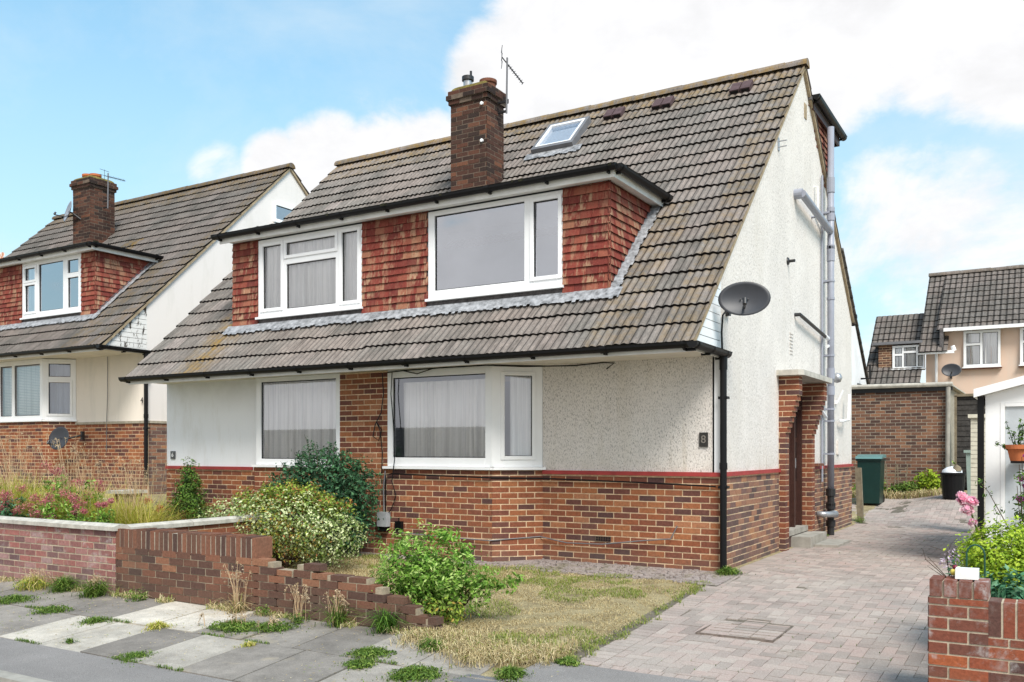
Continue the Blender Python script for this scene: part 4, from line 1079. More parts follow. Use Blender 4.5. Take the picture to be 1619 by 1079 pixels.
g = MB(); bricks(g, (-5.42, -3.93), (0, 1), (1, 0), 3.4, -.2, .53, depth=.10, proud=.006, bias=.1); g.build('brick_courses', [BR, MO], dw)
g = MB(); y = -3.95
while y < -.6:
    P = [(-5.56, y, .53), (-5.38, y, .53), (-5.38, y, .575), (-5.44, y, .60), (-5.50, y, .60), (-5.56, y, .575)]; g.prism(P, (0, .84, 0)); y += .85
g.build('coping', COPE, dw)
# inner wall with pier, at the far garden
iw = thing('garden_wall', 'low inner garden wall with capped brick pier beyond the flowers', 'wall', (-10, -1.2, .3))
g = MB(); bricks(g, (-11.2, -1.2), (1, 0), (0, -1), 1.72, .1, .60, depth=.1, phase=1); bricks(g, (-9.46, -1.3), (1, 0), (0, -1), .30, .0, .74, depth=.3); bricks(g, (-9.16, -1.3), (0, 1), (1, 0), .3, .0, .74, depth=.05)
g.build('brick_courses', [BRP, MOP], iw)
g = MB(); g.box(-9.54, -9.10, -1.38, -.94, .74, .79); g.box(-11.2, -9.47, -1.26, -1.06, .60, .64); g.build('coping', COPE, iw)
# right pier and wall
rw = thing('garden_wall', 'red brick wall with raised end pier at the right edge of the drive', 'wall', (2.8, -3.95, -.17))
g = MB(); Yp = -4.02
bricks(g, (2.655, Yp), (1, 0), (0, -1), .335, -.55, .50, depth=.1, gauge=.077, jit=.002, proud=.005); bricks(g, (2.655, Yp + .33), (0, -1), (-1, 0), .33, -.55, .50, depth=.05, gauge=.077, phase=1)
g.box(2.66, 2.985, Yp + .05, Yp + .33, -.5, .498, (0, 0, 0), 1)
for i in range(4): g.para((2.66 + i * .084, Yp - .01, .505), (.070 if i < 3 else .078, 0, 0), (0, .22, 0), (0, 0, .105), (.3 + .5 * R.random(), R.random(), 0), 0)
g.box(2.665, 2.985, Yp + .002, Yp + .20, .498, .595, (0, 0, 0), 1)
bricks(g, (2.99, Yp), (1, 0), (0, -1), 1.8, -.55, .275, depth=.1, gauge=.077, proud=.006, phase=1); bricks(g, (2.99, Yp), (1, 0), (0, -1), 1.8, .275, .49, depth=.2, soldier=True, proud=.004, bd=.19)
g.build('brick_courses', [BRR, MOP], rw)

# ============================================================ REAR
gar = thing('brick_garage', 'long low brick garage wall across the end of the drive', 'garage', (0, 12.65, .4))
g = MB(); bricks(g, (-1.44, 12.65), (1, 0), (0, -1), 2.70, .2, 2.90, depth=.1, bias=-.05, gfun=lambda s, z: 0); g.box(-1.44, 1.255, 12.66, 16, .2, 2.88, (0, 0, 0), 1); g.build('brick_wall', [BRGA, MOG], gar)
g = MB(); g.box(-1.46, 1.36, 12.52, 16.1, 2.90, 2.93, m=0); g.tube([(-1.46, 12.56, 2.95), (1.36, 12.56, 2.94)], .055, 10); g.build('roof_edge', COPE, gar)
g = MB(); g.box(-1.46, 1.36, 12.6, 12.645, 2.80, 2.90); g.build('roof_shadow_board', IRON, gar)
g = MB(); g.tube([(1.27, 12.55, 2.88), (1.25, 12.55, .5)], .05, 10); g.build('downpipe', CONC, gar)
fn = thing('timber_fence', 'dark weathered timber fence panels beside the garage corner', 'fence', (1.7, 12.8, .5))
g = MB()
for k in range(18): g.box(1.40, 2.3, 12.80 + (k % 2) * .012, 12.83 + (k % 2) * .012, .55 + k * .12, .66 + k * .12)
g.box(1.40, 2.3, 12.845, 12.86, .5, 2.64); g.build('fence_boards', FENCEM, fn)
g = MB()
for x in (1.38, 1.92): g.box(x, x + .05, 12.74, 12.80, .4, 2.68)
g.box(1.38, 2.3, 12.74, 12.80, 2.66, 2.72); g.build('fence_post', POSTM, fn)
g = MB(); bricks(g, (2.12, 7.0), (1, 0), (0, -1), .5, 0, 1.98, depth=.3, proud=.004); g.box(2.08, 2.7, 6.95, 7.4, 1.98, 2.04); tag(g.build('brick_pillar', [CREAMP, COPE]), 'cream painted brick pillar behind the black post', 'pillar')
# conservatory porch
cv = thing('conservatory', 'white plastic lean-to porch with obscured glass at the right edge', 'porch', (3.4, 2.5, 0))
g = MB()
g.prism([(2.62, 2.15, 0), (2.78, 2.15, 0), (2.78, 2.15, 2.0), (4.6, 2.15, 2.0), (4.6, 2.15, 2.62), (2.62, 2.15, 2.10)], (0, .06, 0))
g.box(2.62, 2.68, 2.215, 5.5, 0, 2.1); g.box(2.782, 4.6, 2.155, 2.20, 0, .45); g.box(2.782, 2.83, 2.145, 2.20, .45, 2.0); g.box(2.832, 4.6, 2.145, 2.20, 1.955, 1.998); g.build('frame', UPVC, cv)
g = MB(); g.box(2.832, 4.6, 2.17, 2.185, .45, 1.955); g.build('obscured_pane', FROST, cv)
g = MB(); g.prism([(2.50, 2.02, 2.07), (4.7, 2.02, 2.66), (4.7, 2.02, 2.76), (2.50, 2.02, 2.17)], (0, 3.5, 0)); g.build('roof', UPVC, cv)
g = MB(); g.box(2.535, 2.605, 2.12, 2.19, 0, 2.08); g.box(2.535, 2.60, 2.2, 5.4, 1.98, 2.06); g.build('black_post', BLK, cv)
# bins
b_ = thing('wheelie_bin', 'dark green wheelie bin with pale lid beside the timber post', 'bin', (-.12, 10.75, gh(0, 10.75)))
z0 = gh(0, 10.75)
def taper(mb, x0, x1, y0, y1, z0_, z1_, t):
    P = [(x0 + t, y0 + t, z0_), (x1 - t, y0 + t, z0_), (x1 - t, y1 - t, z0_), (x0 + t, y1 - t, z0_), (x0, y0, z1_), (x1, y0, z1_), (x1, y1, z1_), (x0, y1, z1_)]
    for f in ((0, 3, 2, 1), (4, 5, 6, 7), (0, 1, 5, 4), (1, 2, 6, 5), (2, 3, 7, 6), (3, 0, 4, 7)): mb.face([P[i] for i in f])
g = MB(); taper(g, -.33, .15, 10.4, 10.95, z0 + .02, z0 + .98, .03); g.box(-.35, .17, 10.38, 10.97, z0 + .94, z0 + .985); g.build('bin_body', BING, b_)
g = MB(); g.prism([(-.36, 10.35, z0 + .987), (-.36, 11.0, z0 + 1.02), (-.36, 10.95, z0 + 1.07), (-.36, 10.7, z0 + 1.08), (-.36, 10.38, z0 + 1.03)], (.54, 0, 0)); g.tube([(-.30, 11.02, z0 + 1.02), (.12, 11.02, z0 + 1.02)], .02, 8); g.build('bin_lid', BINL, b_)
for s in (-.30, .10):
    g = MB(); g.lathe(0, 0, [(0, -.03), (.1, -.03), (.1, .03), (0, .03)], 14); g.v = [(s + z, 11.0 + x, z0 + .10 + y) for x, y, z in g.v]; g.build('wheel', BLK, b_)
b_ = thing('dustbin', 'black round dustbin with a white bag bulging under its lid', 'bin', (1.52, 10.8, gh(1.52, 10.8)))
z0 = gh(1.5, 10.8); g = MB(); g.lathe(1.52, 10.8, [(0, z0), (.20, z0), (.235, z0 + .50), (.26, z0 + .51), (.26, z0 + .54), (.22, z0 + .55), (.20, z0 + .5), (0, z0 + .5)], 20); g.build('bin_body', BLK, b_, smooth=False)
g = MB(); g.lathe(1.50, 10.8, [(.21, z0 + .52), (.19, z0 + .60), (.10, z0 + .66), (0, z0 + .68)], 9); g.build('rubbish_bag', BAGM, b_, smooth=True)
g = MB(); g.lathe(1.60, 10.72, [(.09, z0 + .58), (.08, z0 + .66), (0, z0 + .72)], 8); g.build('rubbish', POSTM, b_, smooth=True)
g = MB(); z0 = gh(1.9, 12.2); taper(g, 1.68, 2.2, 11.9, 12.4, z0 + .0, z0 + .92, .03); g.box(1.64, 2.24, 11.86, 12.44, z0 + .92, z0 + .98); tag(g.build('wheelie_bin', BINP), 'pale grey-green wheelie bin against the dark fence', 'bin')
g = MB(); g.para((.04, 8.35, -.1), (.11, 0, 0), (0, .11, 0), (-.05, 0, 1.18)); tag(g.build('fence_post', POSTM), 'leaning weathered timber post at the back corner of the house', 'post')
# rear houses
def far_window(root, x0, x1, y, z0, z1, cols, rows=None):
    W = x1 - x0; n = len(cols); panes = []; s = 0
    for (f0, f1, sp) in cols:
        if sp: panes += [(f0 * W, f1 * W, z0 + .07, z0 + (z1 - z0) * sp - .03, 0), (f0 * W, f1 * W, z0 + (z1 - z0) * sp + .04, z1 - .07, 0)]
        else: panes.append((f0 * W, f1 * W, z0 + .07, z1 - .07, 0))
    return window(root, 'window', (x0, y), (1, 0), (0, -1), W, z0, z1, panes, sill=(.03, .06), curtain=[(.05, W - .05, z0 + .02, z1 - .02, .068)], loc_=False)
ph_ = thing('peach_house', 'peach rendered house with brown tiled roof behind the garages', 'house', (2, 20, .5))
g = MB(); g.box(0.5, 6, 20, 20.4, .4, 5.12); g.box(-.02, .5, 20, 20.4, .4, 4.40); g.build('wall', PKR, ph_)
g = MB(); roof_slope(g, .30, 6.3, (19.7, 5.05), (22.4, 7.18), seed=21, rs=3, rib=.165, course=.32); roof_slope(g, -.18, .62, (19.5, 4.4), (22.4, 7.16), seed=22, rs=3, rib=.165, course=.32); g.build('roof', ROOFF, ph_)
g = MB(); ridge(g, -.2, 6.3, 22.42, 7.20, .12, .45, .2); g.build('ridge_tiles', ROOFF, ph_)
g = MB(); g.box(.45, 6, 19.62, 19.72, 5.0, 5.10); g.box(-.2, .80, 19.52, 19.62, 4.33, 4.42); g.tube([(.28, 19.9, 4.35), (.28, 19.9, .5)], .04, 8); g.tube([(.8, 19.6, 4.4), (.75, 19.6, 4.55)], .06, 8); g.build('white_gutter', UPVC, ph_)
g = MB(); g.box(.40, .50, 19.6, 20.2, 4.5, 5.1); g.build('cheek_flashing', LEADD, ph_)
far_window(ph_, 1.02, 2.0, 19.90, 3.92, 5.0, [(.08, .45, .62), (.52, .93, 0)]); far_window(ph_, 2.5, 3.5, 19.90, 3.92, 5.0, [(.08, .45, .62), (.52, .93, 0)])
g = MB(); g.box(.98, 2.04, 19.86, 19.98, 3.85, 3.88); g.box(2.46, 3.54, 19.86, 19.98, 3.85, 3.88); g.build('tile_sill', POTD, ph_)
dish((.72, 19.6, 3.83), .27, .20, (.1, -.97, .2), 1, 'black satellite dish on the peach house wall', (.68, 19.98, 3.7))
lh = thing('tiled_house', 'dark roofed house with small brick dormer between the white gable and the peach house', 'house', (-1, 20.2, .5))
g = MB(); roof_slope(g, -1.75, -.12, (19.4, 3.45), (21.9, 5.9), (lambda x, y: -1.2 < x < .2 and 20.35 < y < 20.7), seed=23, rs=3, rib=.165, course=.32)
g.build('roof', ROOFF, lh)
g = MB(); g.box(-1.75, -.12, 19.6, 20.1, .4, 3.4); g.box(-.97, -.05, 19.99, 20.05, 3.9, 4.72); g.build('wall', BRGA, lh)
g = MB(); bricks(g, (-1.38, 19.95), (1, 0), (0, -1), .42, 3.9, 4.72, depth=.2); d_ = g.build('dormer', [BRGA, MO], lh)
g = MB(); g.box(-1.55, -.1, 19.8, 21.2, 4.72, 4.80); g.build('dormer_roof', GPD, d_)
far_window(lh, -.97, -.05, 19.90, 3.95, 4.68, [(.08, .30, .6), (.36, .74, .7), (.80, .95, .6)])
g = MB(); g.tube([(-1.8, 19.3, 3.42), (-.1, 19.3, 3.42)], .06, 8); g.build('gutter', GUT, lh)
# white gable behind the main house
wg = thing('white_gabled_house', 'white gable end showing just behind the back corner of the main house', 'house', (-.2, 14, .4))
g = MB(); rl = lambda y: 5.24 - .834 * (y - 16.374)
g.prism([(-6, 12.8, .4), (-6, 18.7, .4), (-6, 18.7, rl(18.7)), (-6, 14.6, rl(14.6)), (-6, 12.8, 5.3)], (4.5, 0, 0)); g.build('wall', WHR, wg)
g = MB(); roof_slope(g, -6.1, -1.42, (18.9, rl(18.9) + .03), (14.6, rl(14.6) + .04), seed=31, rs=3); roof_slope(g, -6.1, -1.42, (12.6, 5.1), (14.6, rl(14.6) + .04), seed=32, rs=3); g.build('roof', ROOFN, wg)
g = MB(); g.tube([(-1.44, 16.42, 5.18), (-1.40, 16.42, 5.18)], .07, 8); g.box(-1.5, -1.46, 17.0, 17.5, 3.0, 3.35); g.tube([(-1.45, 17.3, 3.5), (-1.2, 17.3, 3.5), (-1.2, 17.3, 3.9)], .03, 6); g.build('vent_pipe', BLK, wg)

# bungalows across the road, seen only as reflections in the windows
for k, (x0, lb) in enumerate(((-43.4, 'far peach bungalow across the road, at the left end of its row'), (-32.7, 'middle peach bungalow across the road, faintly mirrored in the left window'), (-22, 'nearest peach bungalow across the road, faintly mirrored in the bay window'))):
    t = thing('bungalow', lb, 'bungalow', (x0 + 5, -30, -2.7), 'bungalows across the road')
    g = MB(); g.box(x0, x0 + 10.5, -34, -26, -2.8, -.2); g.prism([(x0, -34, -.2), (x0, -26, -.2), (x0, -30, 2.5)], (10.5, 0, 0)); g.build('wall', PKR, t)
    g = MB(); roof_slope(g, x0 - .2, x0 + 10.7, (-25.6, -.4), (-30, 2.65), rs=2, rib=.33, seed=40 + k); roof_slope(g, x0 - .2, x0 + 10.7, (-34.4, -.4), (-30, 2.65), rs=2, rib=.33, seed=50 + k); g.build('roof', ROOFN, t)
    for wx in (1.2, 6.5):
        g = MB(); g.box(x0 + wx, x0 + wx + 2.4, -25.99, -25.93, -1.8, -.5); f_ = g.build('window', UPVC, t)
        for q in range(3): g = MB(); g.box(x0 + wx + .1 + q * .77, x0 + wx + .76 + q * .77, -25.925, -25.92, -1.7, -.6); g.build('pane', GPD, f_)
    g = MB(); g.box(x0 + 4.6, x0 + 5.5, -25.99, -25.93, -2.7, -.7); g.build('door', REDP, t)
    g = MB(); g.box(x0 + 3, x0 + 3.6, -30.6, -30, 2.0, 3.4); g.build('chimney', BRC, t)

# ============================================================ PLANTS
def mesh_np(name, verts, faces_n, cols, mat, parent=None):
    """verts (F,n,3) arrays, one polygon each"""
    F, n, _ = verts.shape
    me = bpy.data.meshes.new(name); me.vertices.add(F * n); me.vertices.foreach_set('co', verts.astype(np.float32).ravel())
    me.loops.add(F * n); me.loops.foreach_set('vertex_index', np.arange(F * n, dtype=np.int32))
    me.polygons.add(F); me.polygons.foreach_set('loop_start', np.arange(0, F * n, n, dtype=np.int32))
    try: me.polygons.foreach_set('loop_total', np.full(F, n, dtype=np.int32))
    except Exception: pass
    me.update(calc_edges=True)
    at = me.attributes.new('rnd', 'FLOAT_COLOR', 'CORNER'); c = np.ones((F, 4), dtype=np.float32); c[:, :3] = cols
    at.data.foreach_set('color', np.repeat(c, n, axis=0).ravel())
    me.materials.append(mat); o = bpy.data.objects.new(name, me); COL.objects.link(o)
    if parent is not None: o.parent = parent
    return o
RN = np.random.default_rng(5)
def norm(a): return a / (np.linalg.norm(a, axis=-1, keepdims=True) + 1e-9)
def leaves(name, blobs, n, size, mat, parent, aspect=.45, up=.35, shell=.75, cols=(0, 1), clump=.5, bias=0):
    """blobs: (x,y,z,rx,ry,rz). leaf = folded diamond (two triangles)"""
    off = np.array(wloc(parent)) if parent is not None else np.zeros(3)
    B = np.array(blobs, float); vol = B[:, 3] * B[:, 4] * B[:, 5]; pi = RN.choice(len(B), n, p=vol ** .75 / (vol ** .75).sum())
    d = norm(RN.normal(size=(n, 3))); rad = RN.uniform(0, 1, n) ** (1 - shell) if shell < 1 else np.ones(n)
    rad = rad * (1 + .10 * RN.normal(size=n))
    ctr = B[pi, :3]; P = ctr + d * B[pi, 3:6] * rad[:, None]
    # clumps: cluster noise from a few sines
    f = np.sin(P[:, 0] * 17 + 3 * np.sin(P[:, 2] * 11)) * np.sin(P[:, 1] * 15 + P[:, 2] * 13) 
    P = P + d * (f * .05 * clump)[:, None]
    out = norm(d + RN.normal(size=(n, 3)) * .55 + np.array([0, 0, up]))
    t = norm(np.cross(out, RN.normal(size=(n, 3)))); b = np.cross(out, t)
    s = size * RN.uniform(.6, 1.25, n)[:, None]
    A = P - t * s * .5; C = P + t * s * .5 + out * s * .08; L = P + b * s * aspect * .5 + out * s * .14; Rr = P - b * s * aspect * .5 + out * s * .14
    q = np.concatenate([np.stack([A, L, C], 1), np.stack([A, C, Rr], 1)], 0) - off
    lo = B[:, 2].min() - B[:, 5].max(); hi = (B[:, 2] + B[:, 5]).max()
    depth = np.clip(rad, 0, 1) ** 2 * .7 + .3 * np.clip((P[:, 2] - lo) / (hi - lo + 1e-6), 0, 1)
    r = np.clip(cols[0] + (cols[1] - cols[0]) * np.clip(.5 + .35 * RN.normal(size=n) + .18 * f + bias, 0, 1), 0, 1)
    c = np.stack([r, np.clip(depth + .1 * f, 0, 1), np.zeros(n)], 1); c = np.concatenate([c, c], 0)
    return mesh_np(name, q, 3, c, mat, parent)
def blades(name, P, h, w, lean, mat, parent=None, cols=None, seg=2, droop=.5, az=None):
    n = len(P); off = np.array(wloc(parent)) if parent is not None else np.zeros(3)
    a = RN.uniform(0, 2 * np.pi, n) if az is None else az; L = np.stack([np.cos(a), np.sin(a), np.zeros(n)], 1); S = np.stack([-np.sin(a), np.cos(a), np.zeros(n)], 1)
    h = h * RN.uniform(.6, 1.2, n)[:, None]; w = w * RN.uniform(.7, 1.3, n)[:, None]; lean = (lean * RN.uniform(.2, 1.5, n))[:, None]
    pts = []
    for k in range(seg + 1):
        t = k / seg; pts.append(P + np.array([0, 0, 1]) * h * (t - droop * lean * t * t * .6) + L * h * lean * t * t)
    Q = []
    for k in range(seg):
        w0 = w * (1 - k / seg); w1 = w * (1 - (k + 1) / seg)
        if k == seg - 1: w1 = w * .08
        Q.append(np.stack([pts[k] - S * w0 / 2, pts[k] + S * w0 / 2, pts[k + 1] + S * w1 / 2, pts[k + 1] - S * w1 / 2], 1))
    q = np.concatenate(Q, 0) - off
    c = np.stack([RN.uniform(0, 1, n) if cols is None else cols, np.ones(n) * .6, np.zeros(n)], 1); cc = []
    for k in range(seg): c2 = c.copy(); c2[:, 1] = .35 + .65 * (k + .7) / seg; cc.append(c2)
    return mesh_np(name, q, 4, np.concatenate(cc, 0), mat, parent)
def stems(name, base, tips, r, mat, parent):
    g = MB(); 
    for t in tips:
        m_ = [(base[i] + (t[i] - base[i]) * .5 + R.uniform(-.04, .04)) for i in range(3)]
        g.tube([base, m_, t], [r, r * .7, r * .35], 5)
    return g.build(name, mat, parent)

BARK = simple('shrub_bark', (.09, .06, .04), .9, .1, .4, 20, .4)
M_DK = leaf_mat('dark_shrub_leaf', [(0, (.015, .05, .022)), (.5, (.035, .11, .05)), (1, (.09, .22, .09))])
M_VAR = leaf_mat('variegated_leaf', [(0, (.07, .14, .025)), (.4, (.19, .28, .06)), (.65, (.44, .50, .22)), (1, (.74, .78, .46))])
M_YG = leaf_mat('yellow_green_leaf', [(0, (.10, .14, .02)), (.4, (.20, .30, .035)), (.75, (.34, .42, .06)), (.95, (.42, .24, .06)), (1, (.40, .16, .06))])
M_BR = leaf_mat('bright_green_leaf', [(0, (.07, .17, .02)), (.4, (.17, .35, .04)), (.75, (.33, .52, .09)), (1, (.52, .66, .22))], .42)
M_CON = leaf_mat('conifer_leaf', [(0, (.03, .07, .012)), (.5, (.07, .16, .02)), (1, (.16, .28, .04))])
M_LIM = leaf_mat('lime_leaf', [(0, (.14, .24, .01)), (.5, (.30, .44, .025)), (1, (.50, .60, .06))], .3)
M_TEAL = leaf_mat('blue_green_leaf', [(0, (.02, .08, .035)), (.5, (.06, .19, .09)), (1, (.16, .32, .18))])
M_WEED = leaf_mat('weed_leaf', [(0, (.05, .10, .015)), (.5, (.12, .22, .03)), (1, (.26, .34, .07))], .3)
M_DRY = leaf_mat('dry_grass', [(0, (.30, .22, .10)), (.35, (.50, .39, .20)), (.6, (.66, .54, .30)), (.78, (.76, .66, .42)), (.86, (.34, .36, .08)), (1, (.18, .27, .04))], .25, .7)
M_GOLD = leaf_mat('golden_grass', [(0, (.28, .33, .04)), (.4, (.48, .50, .07)), (.7, (.62, .55, .14)), (1, (.74, .60, .30))], .3)
M_PINK = leaf_mat('valerian_flower', [(0, (.42, .08, .12)), (.5, (.60, .15, .19)), (1, (.72, .33, .33))], .3)
M_SEED = leaf_mat('seed_head', [(0, (.58, .44, .26)), (.5, (.66, .50, .32)), (1, (.78, .66, .48))], .3)
M_RED = leaf_mat('red_flower', [(0, (.45, .02, .05)), (1, (.65, .06, .10))], .3)
M_LPINK = leaf_mat('pale_pink_petal', [(0, (.85, .30, .45)), (.5, (.90, .50, .62)), (1, (.95, .78, .82))], .45)
M_PURP = leaf_mat('purple_petal', [(0, (.42, .02, .30)), (1, (.62, .08, .48))], .3)
M_LILAC = leaf_mat('lilac_petal', [(0, (.45, .30, .42)), (1, (.75, .65, .72))], .3)

def shrub(name, label, base, parts, nstem=10, group=None, twig=.012):
    t = thing(name, label, 'shrub', base, group)
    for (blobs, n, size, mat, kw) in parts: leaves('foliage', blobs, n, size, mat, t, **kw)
    bl = parts[0][0]; tips = []
    for k in range(nstem):
        b = bl[k % len(bl)]; tips.append((b[0] + R.uniform(-.5, .5) * b[3], b[1] + R.uniform(-.5, .5) * b[4], b[2] + R.uniform(0, .6) * b[5]))
    stems('stem', base, tips, twig, BARK, t)
    return t
# A dark spiky shrub against the wall
bl = [(-5.35, -.95, .92, .62, .40, .52), (-5.85, -1.0, .75, .50, .35, .42), (-4.85, -.95, .85, .42, .35, .48), (-5.2, -1.0, .40, .75, .45, .40), (-6.15, -1.0, .5, .3, .3, .3)]
t = shrub('dark_shrub', 'dark green spreading shrub growing up in front of the ground floor windows', (-5.3, -.95, 0), [(bl, 15000, .055, M_DK, dict(aspect=.5, clump=1.6, shell=.8))], 14)
tw = []
for k in range(46):
    a = R.uniform(-1, 1); x0 = -5.35 + a * .65; tw.append((x0, R.uniform(-1.25, -.75), R.uniform(1.0, 1.25) - .3 * abs(a), x0 + a * R.uniform(.1, .35) + R.uniform(-.1, .1), R.uniform(.18, .55) * (1 - .4 * abs(a))))
g = MB(); bb = []
for (x, y, z, x2, h) in tw:
    g.tube([(x, y, z), ((x + x2) / 2, y, z + h * .6), (x2, y - .05, z + h)], [.006, .004, .002], 4)
    for q in range(10): f = q / 10; bb.append((x + (x2 - x) * f, y, z + h * f, .03, .03, .04))
g.build('stem', BARK, t); leaves('foliage', bb, 3800, .042, M_DK, t, aspect=.4, clump=0, shell=.5, cols=(.35, 1))
# B variegated bush
bl = [(-5.9, -1.95, .42, .55, .45, .36), (-5.35, -2.0, .52, .5, .45, .38), (-4.75, -1.95, .50, .55, .45, .40), (-4.3, -1.95, .38, .42, .40, .36), (-5.6, -1.9, .25, .6, .4, .3)]
bl2 = [(-5.15, -1.85, .86, .38, .3, .16), (-4.85, -1.85, .80, .40, .3, .18), (-5.6, -1.85, .76, .35, .3, .14), (-4.35, -1.85, .72, .25, .25, .12)]
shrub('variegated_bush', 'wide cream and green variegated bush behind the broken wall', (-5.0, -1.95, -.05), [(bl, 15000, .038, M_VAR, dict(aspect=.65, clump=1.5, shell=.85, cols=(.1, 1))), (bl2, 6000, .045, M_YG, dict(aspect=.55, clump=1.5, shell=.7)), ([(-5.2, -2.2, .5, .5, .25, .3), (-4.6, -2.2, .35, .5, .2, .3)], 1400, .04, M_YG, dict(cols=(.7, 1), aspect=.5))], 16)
# C bright bush
bl = [(-1.72, -3.55, .38, .34, .34, .26), (-1.42, -3.5, .28, .30, .32, .24), (-1.90, -3.55, .18, .28, .30, .20), (-1.55, -3.5, .10, .33, .3, .20), (-1.15, -3.45, .20, .18, .2, .12)]
t = shrub('bright_green_bush', 'bright green leafy bush at the broken end of the garden wall', (-1.45, -3.5, -.17), [(bl, 9500, .046, M_BR, dict(aspect=.42, clump=3.0, shell=.8, up=.6)), ([(-.95, -3.4, .20, .2, .12, .05), (-2.15, -3.6, .10, .16, .15, .07), (-1.55, -3.4, .62, .16, .2, .08), (-.85, -3.3, .26, .14, .08, .04), (-2.0, -3.5, .5, .12, .1, .08), (-1.25, -3.5, .5, .12, .1, .1)], 520, .065, M_BR, dict(aspect=.42, cols=(.1, .8), shell=.5)), ([(-1.35, -3.75, .0, .26, .2, .12)], 420, .045, M_YG, dict(cols=(0, .9)))], 16)
# D small conifer
bl = [(-8.35, -.75, .55 + .14 * k + 0, .30 - .045 * k, .28 - .04 * k, .16) for k in range(5)] + [(-8.65, -.8, .42, .2, .2, .15), (-8.05, -.8, .42, .2, .2, .15)]
shrub('small_conifer', 'small upright green conifer in front of the left brick plinth', (-8.35, -.75, .1), [(bl, 5200, .05, M_CON, dict(aspect=.4, clump=1.5, up=.8))], 6)
# left flower bed: grasses, valerian, leafy plants
def clump_pts(x, y, r, n, z=None):
    a = RN.uniform(0, 2 * np.pi, n); d = r * np.abs(RN.normal(0, .55, n)) * (1 + .35 * np.sin(a * 3 + x * 7) + .25 * np.sin(a * 7 + y * 9)); X = x + d * np.cos(a); Y = y + d * np.sin(a)
    Z = np.array([gh(px, py) for px, py in zip(X, Y)]) if z is None else np.full(n, z); return np.stack([X, Y, Z], 1)
def seedheads(t, P, h, mat, n=40, name='seed_heads', r=.02):
    g = MB(); bl = []
    for k in range(n):
        p = P[RN.integers(len(P))]; a = R.uniform(0, 6.28); hh = h * R.uniform(.75, 1.2); d = R.uniform(.1, .35) * hh
        q = (p[0] + math.cos(a) * d, p[1] + math.sin(a) * d * .6, p[2] + hh)
        g.tube([tuple(p), ((p[0] * .6 + q[0] * .4), (p[1] * .6 + q[1] * .4), p[2] + hh * .6), q, (q[0] + math.cos(a) * .06, q[1], q[2] - .02)], [.003, .0025, .0018, .001], 3, (.5, 1, 0))
        for w in range(5): bl.append((q[0] + math.cos(a) * .015 * w, q[1], q[2] - .012 * w * w * .5, r, r, r * .8))
    g.build('grass_stalk', M_SEED, t); leaves(name, bl, n * 14, .026, mat, t, aspect=.3, shell=.4, clump=0)
glab = ['tall golden grass with drooping seed heads in front of the round satellite dish', 'golden grass clump nearest the black downpipe of the far house', 'pale golden grass at the left edge of the photo']
for (x, y, r, h, lb) in ((-9.6, -1.9, .55, .95, glab[0]), (-8.6, -1.6, .50, .80, glab[1]), (-10.7, -2.2, .5, 1.0, glab[2])):
    t = thing('ornamental_grass', lb, 'grass clump', (x, y, gh(x, y)), 'golden grasses in the left flower bed')
    P = clump_pts(x, y, r, 2500); blades('grass_blades', P, h * 1.0, .022, .9, M_GOLD, t, seg=4)
    seedheads(t, P, h * 1.45, M_SEED, 65)
def leafy(x, y, r, h, mat, n, size, label, flowers=None, cat='plant', name='leafy_plant', base=None, **kw):
    z = gh(x, y) if base is None else base
    t = thing(name, label, cat, (x, y, z)); bl = []; g = MB()
    for k in range(16):
        a = R.uniform(0, 6.28); d = r * math.sqrt(R.random()); px, py = x + math.cos(a) * d, y + math.sin(a) * d * .8; hh = h * R.uniform(.6, 1.1)
        g.tube([(x + (px - x) * .6, y + (py - y) * .6, z), (px, py, z + hh)], [.006, .003], 4)
        for q in range(4): f = .3 + .7 * q / 4; bl.append((x + (px - x) * (.6 + .4 * f), y + (py - y) * (.6 + .4 * f), z + hh * f, .09, .09, .09))
        if flowers and R.random() < flowers[3]:
            leaves('flower_head', [(px, py, z + hh + .04, flowers[2], flowers[2], flowers[2] * .8)], 130, .028, flowers[0], t, shell=.6, clump=0)
    g.build('stem', BARK, t); leaves('foliage', bl, n, size, mat, t, aspect=.45, clump=.5, **kw); return t
leafy(-8.9, -2.6, .45, .82, M_BR, 2600, .07, 'red valerian with pink heads beside the inner wall end', (M_PINK, 0, .085, .9), name='valerian')
leafy(-9.9, -2.7, .5, .85, M_TEAL, 2200, .07, 'broad leafy valerian clump with rose heads near the left edge', (M_PINK, 0, .09, .9), name='valerian')
leafy(-8.1, -2.6, .40, .72, M_BR, 2200, .06, 'green flowering plant right of the pink valerian clumps', (M_PINK, 0, .05, .5), name='valerian')
leafy(-9.5, -1.9, .5, 1.15, M_BR, 2400, .06, 'tall pink valerian standing behind the golden grasses', (M_PINK, 0, .09, .6), name='valerian')
leafy(-7.7, -3.2, .35, .55, M_TEAL, 1200, .06, 'low leafy plant directly behind the pink brick wall', None)
leafy(-10.4, -3.1, .6, .80, M_BR, 2600, .07, 'leafy green plant behind the wall at the far left edge')
leafy(-8.75, -1.0, .30, .60, M_WEED, 900, .045, 'red flowering plant between the capped pier and the conifer', (M_RED, 0, .07, .6), name='red_flower_plant')
t = thing('sword_leaf_plant', 'spiky sword-leaved plant in front of the capped brick pier', 'plant', (-8.6, -2.1, 0)); P = clump_pts(-8.6, -2.1, .08, 46); blades('leaves', P, .70, .04, .55, M_CON, t, seg=4)
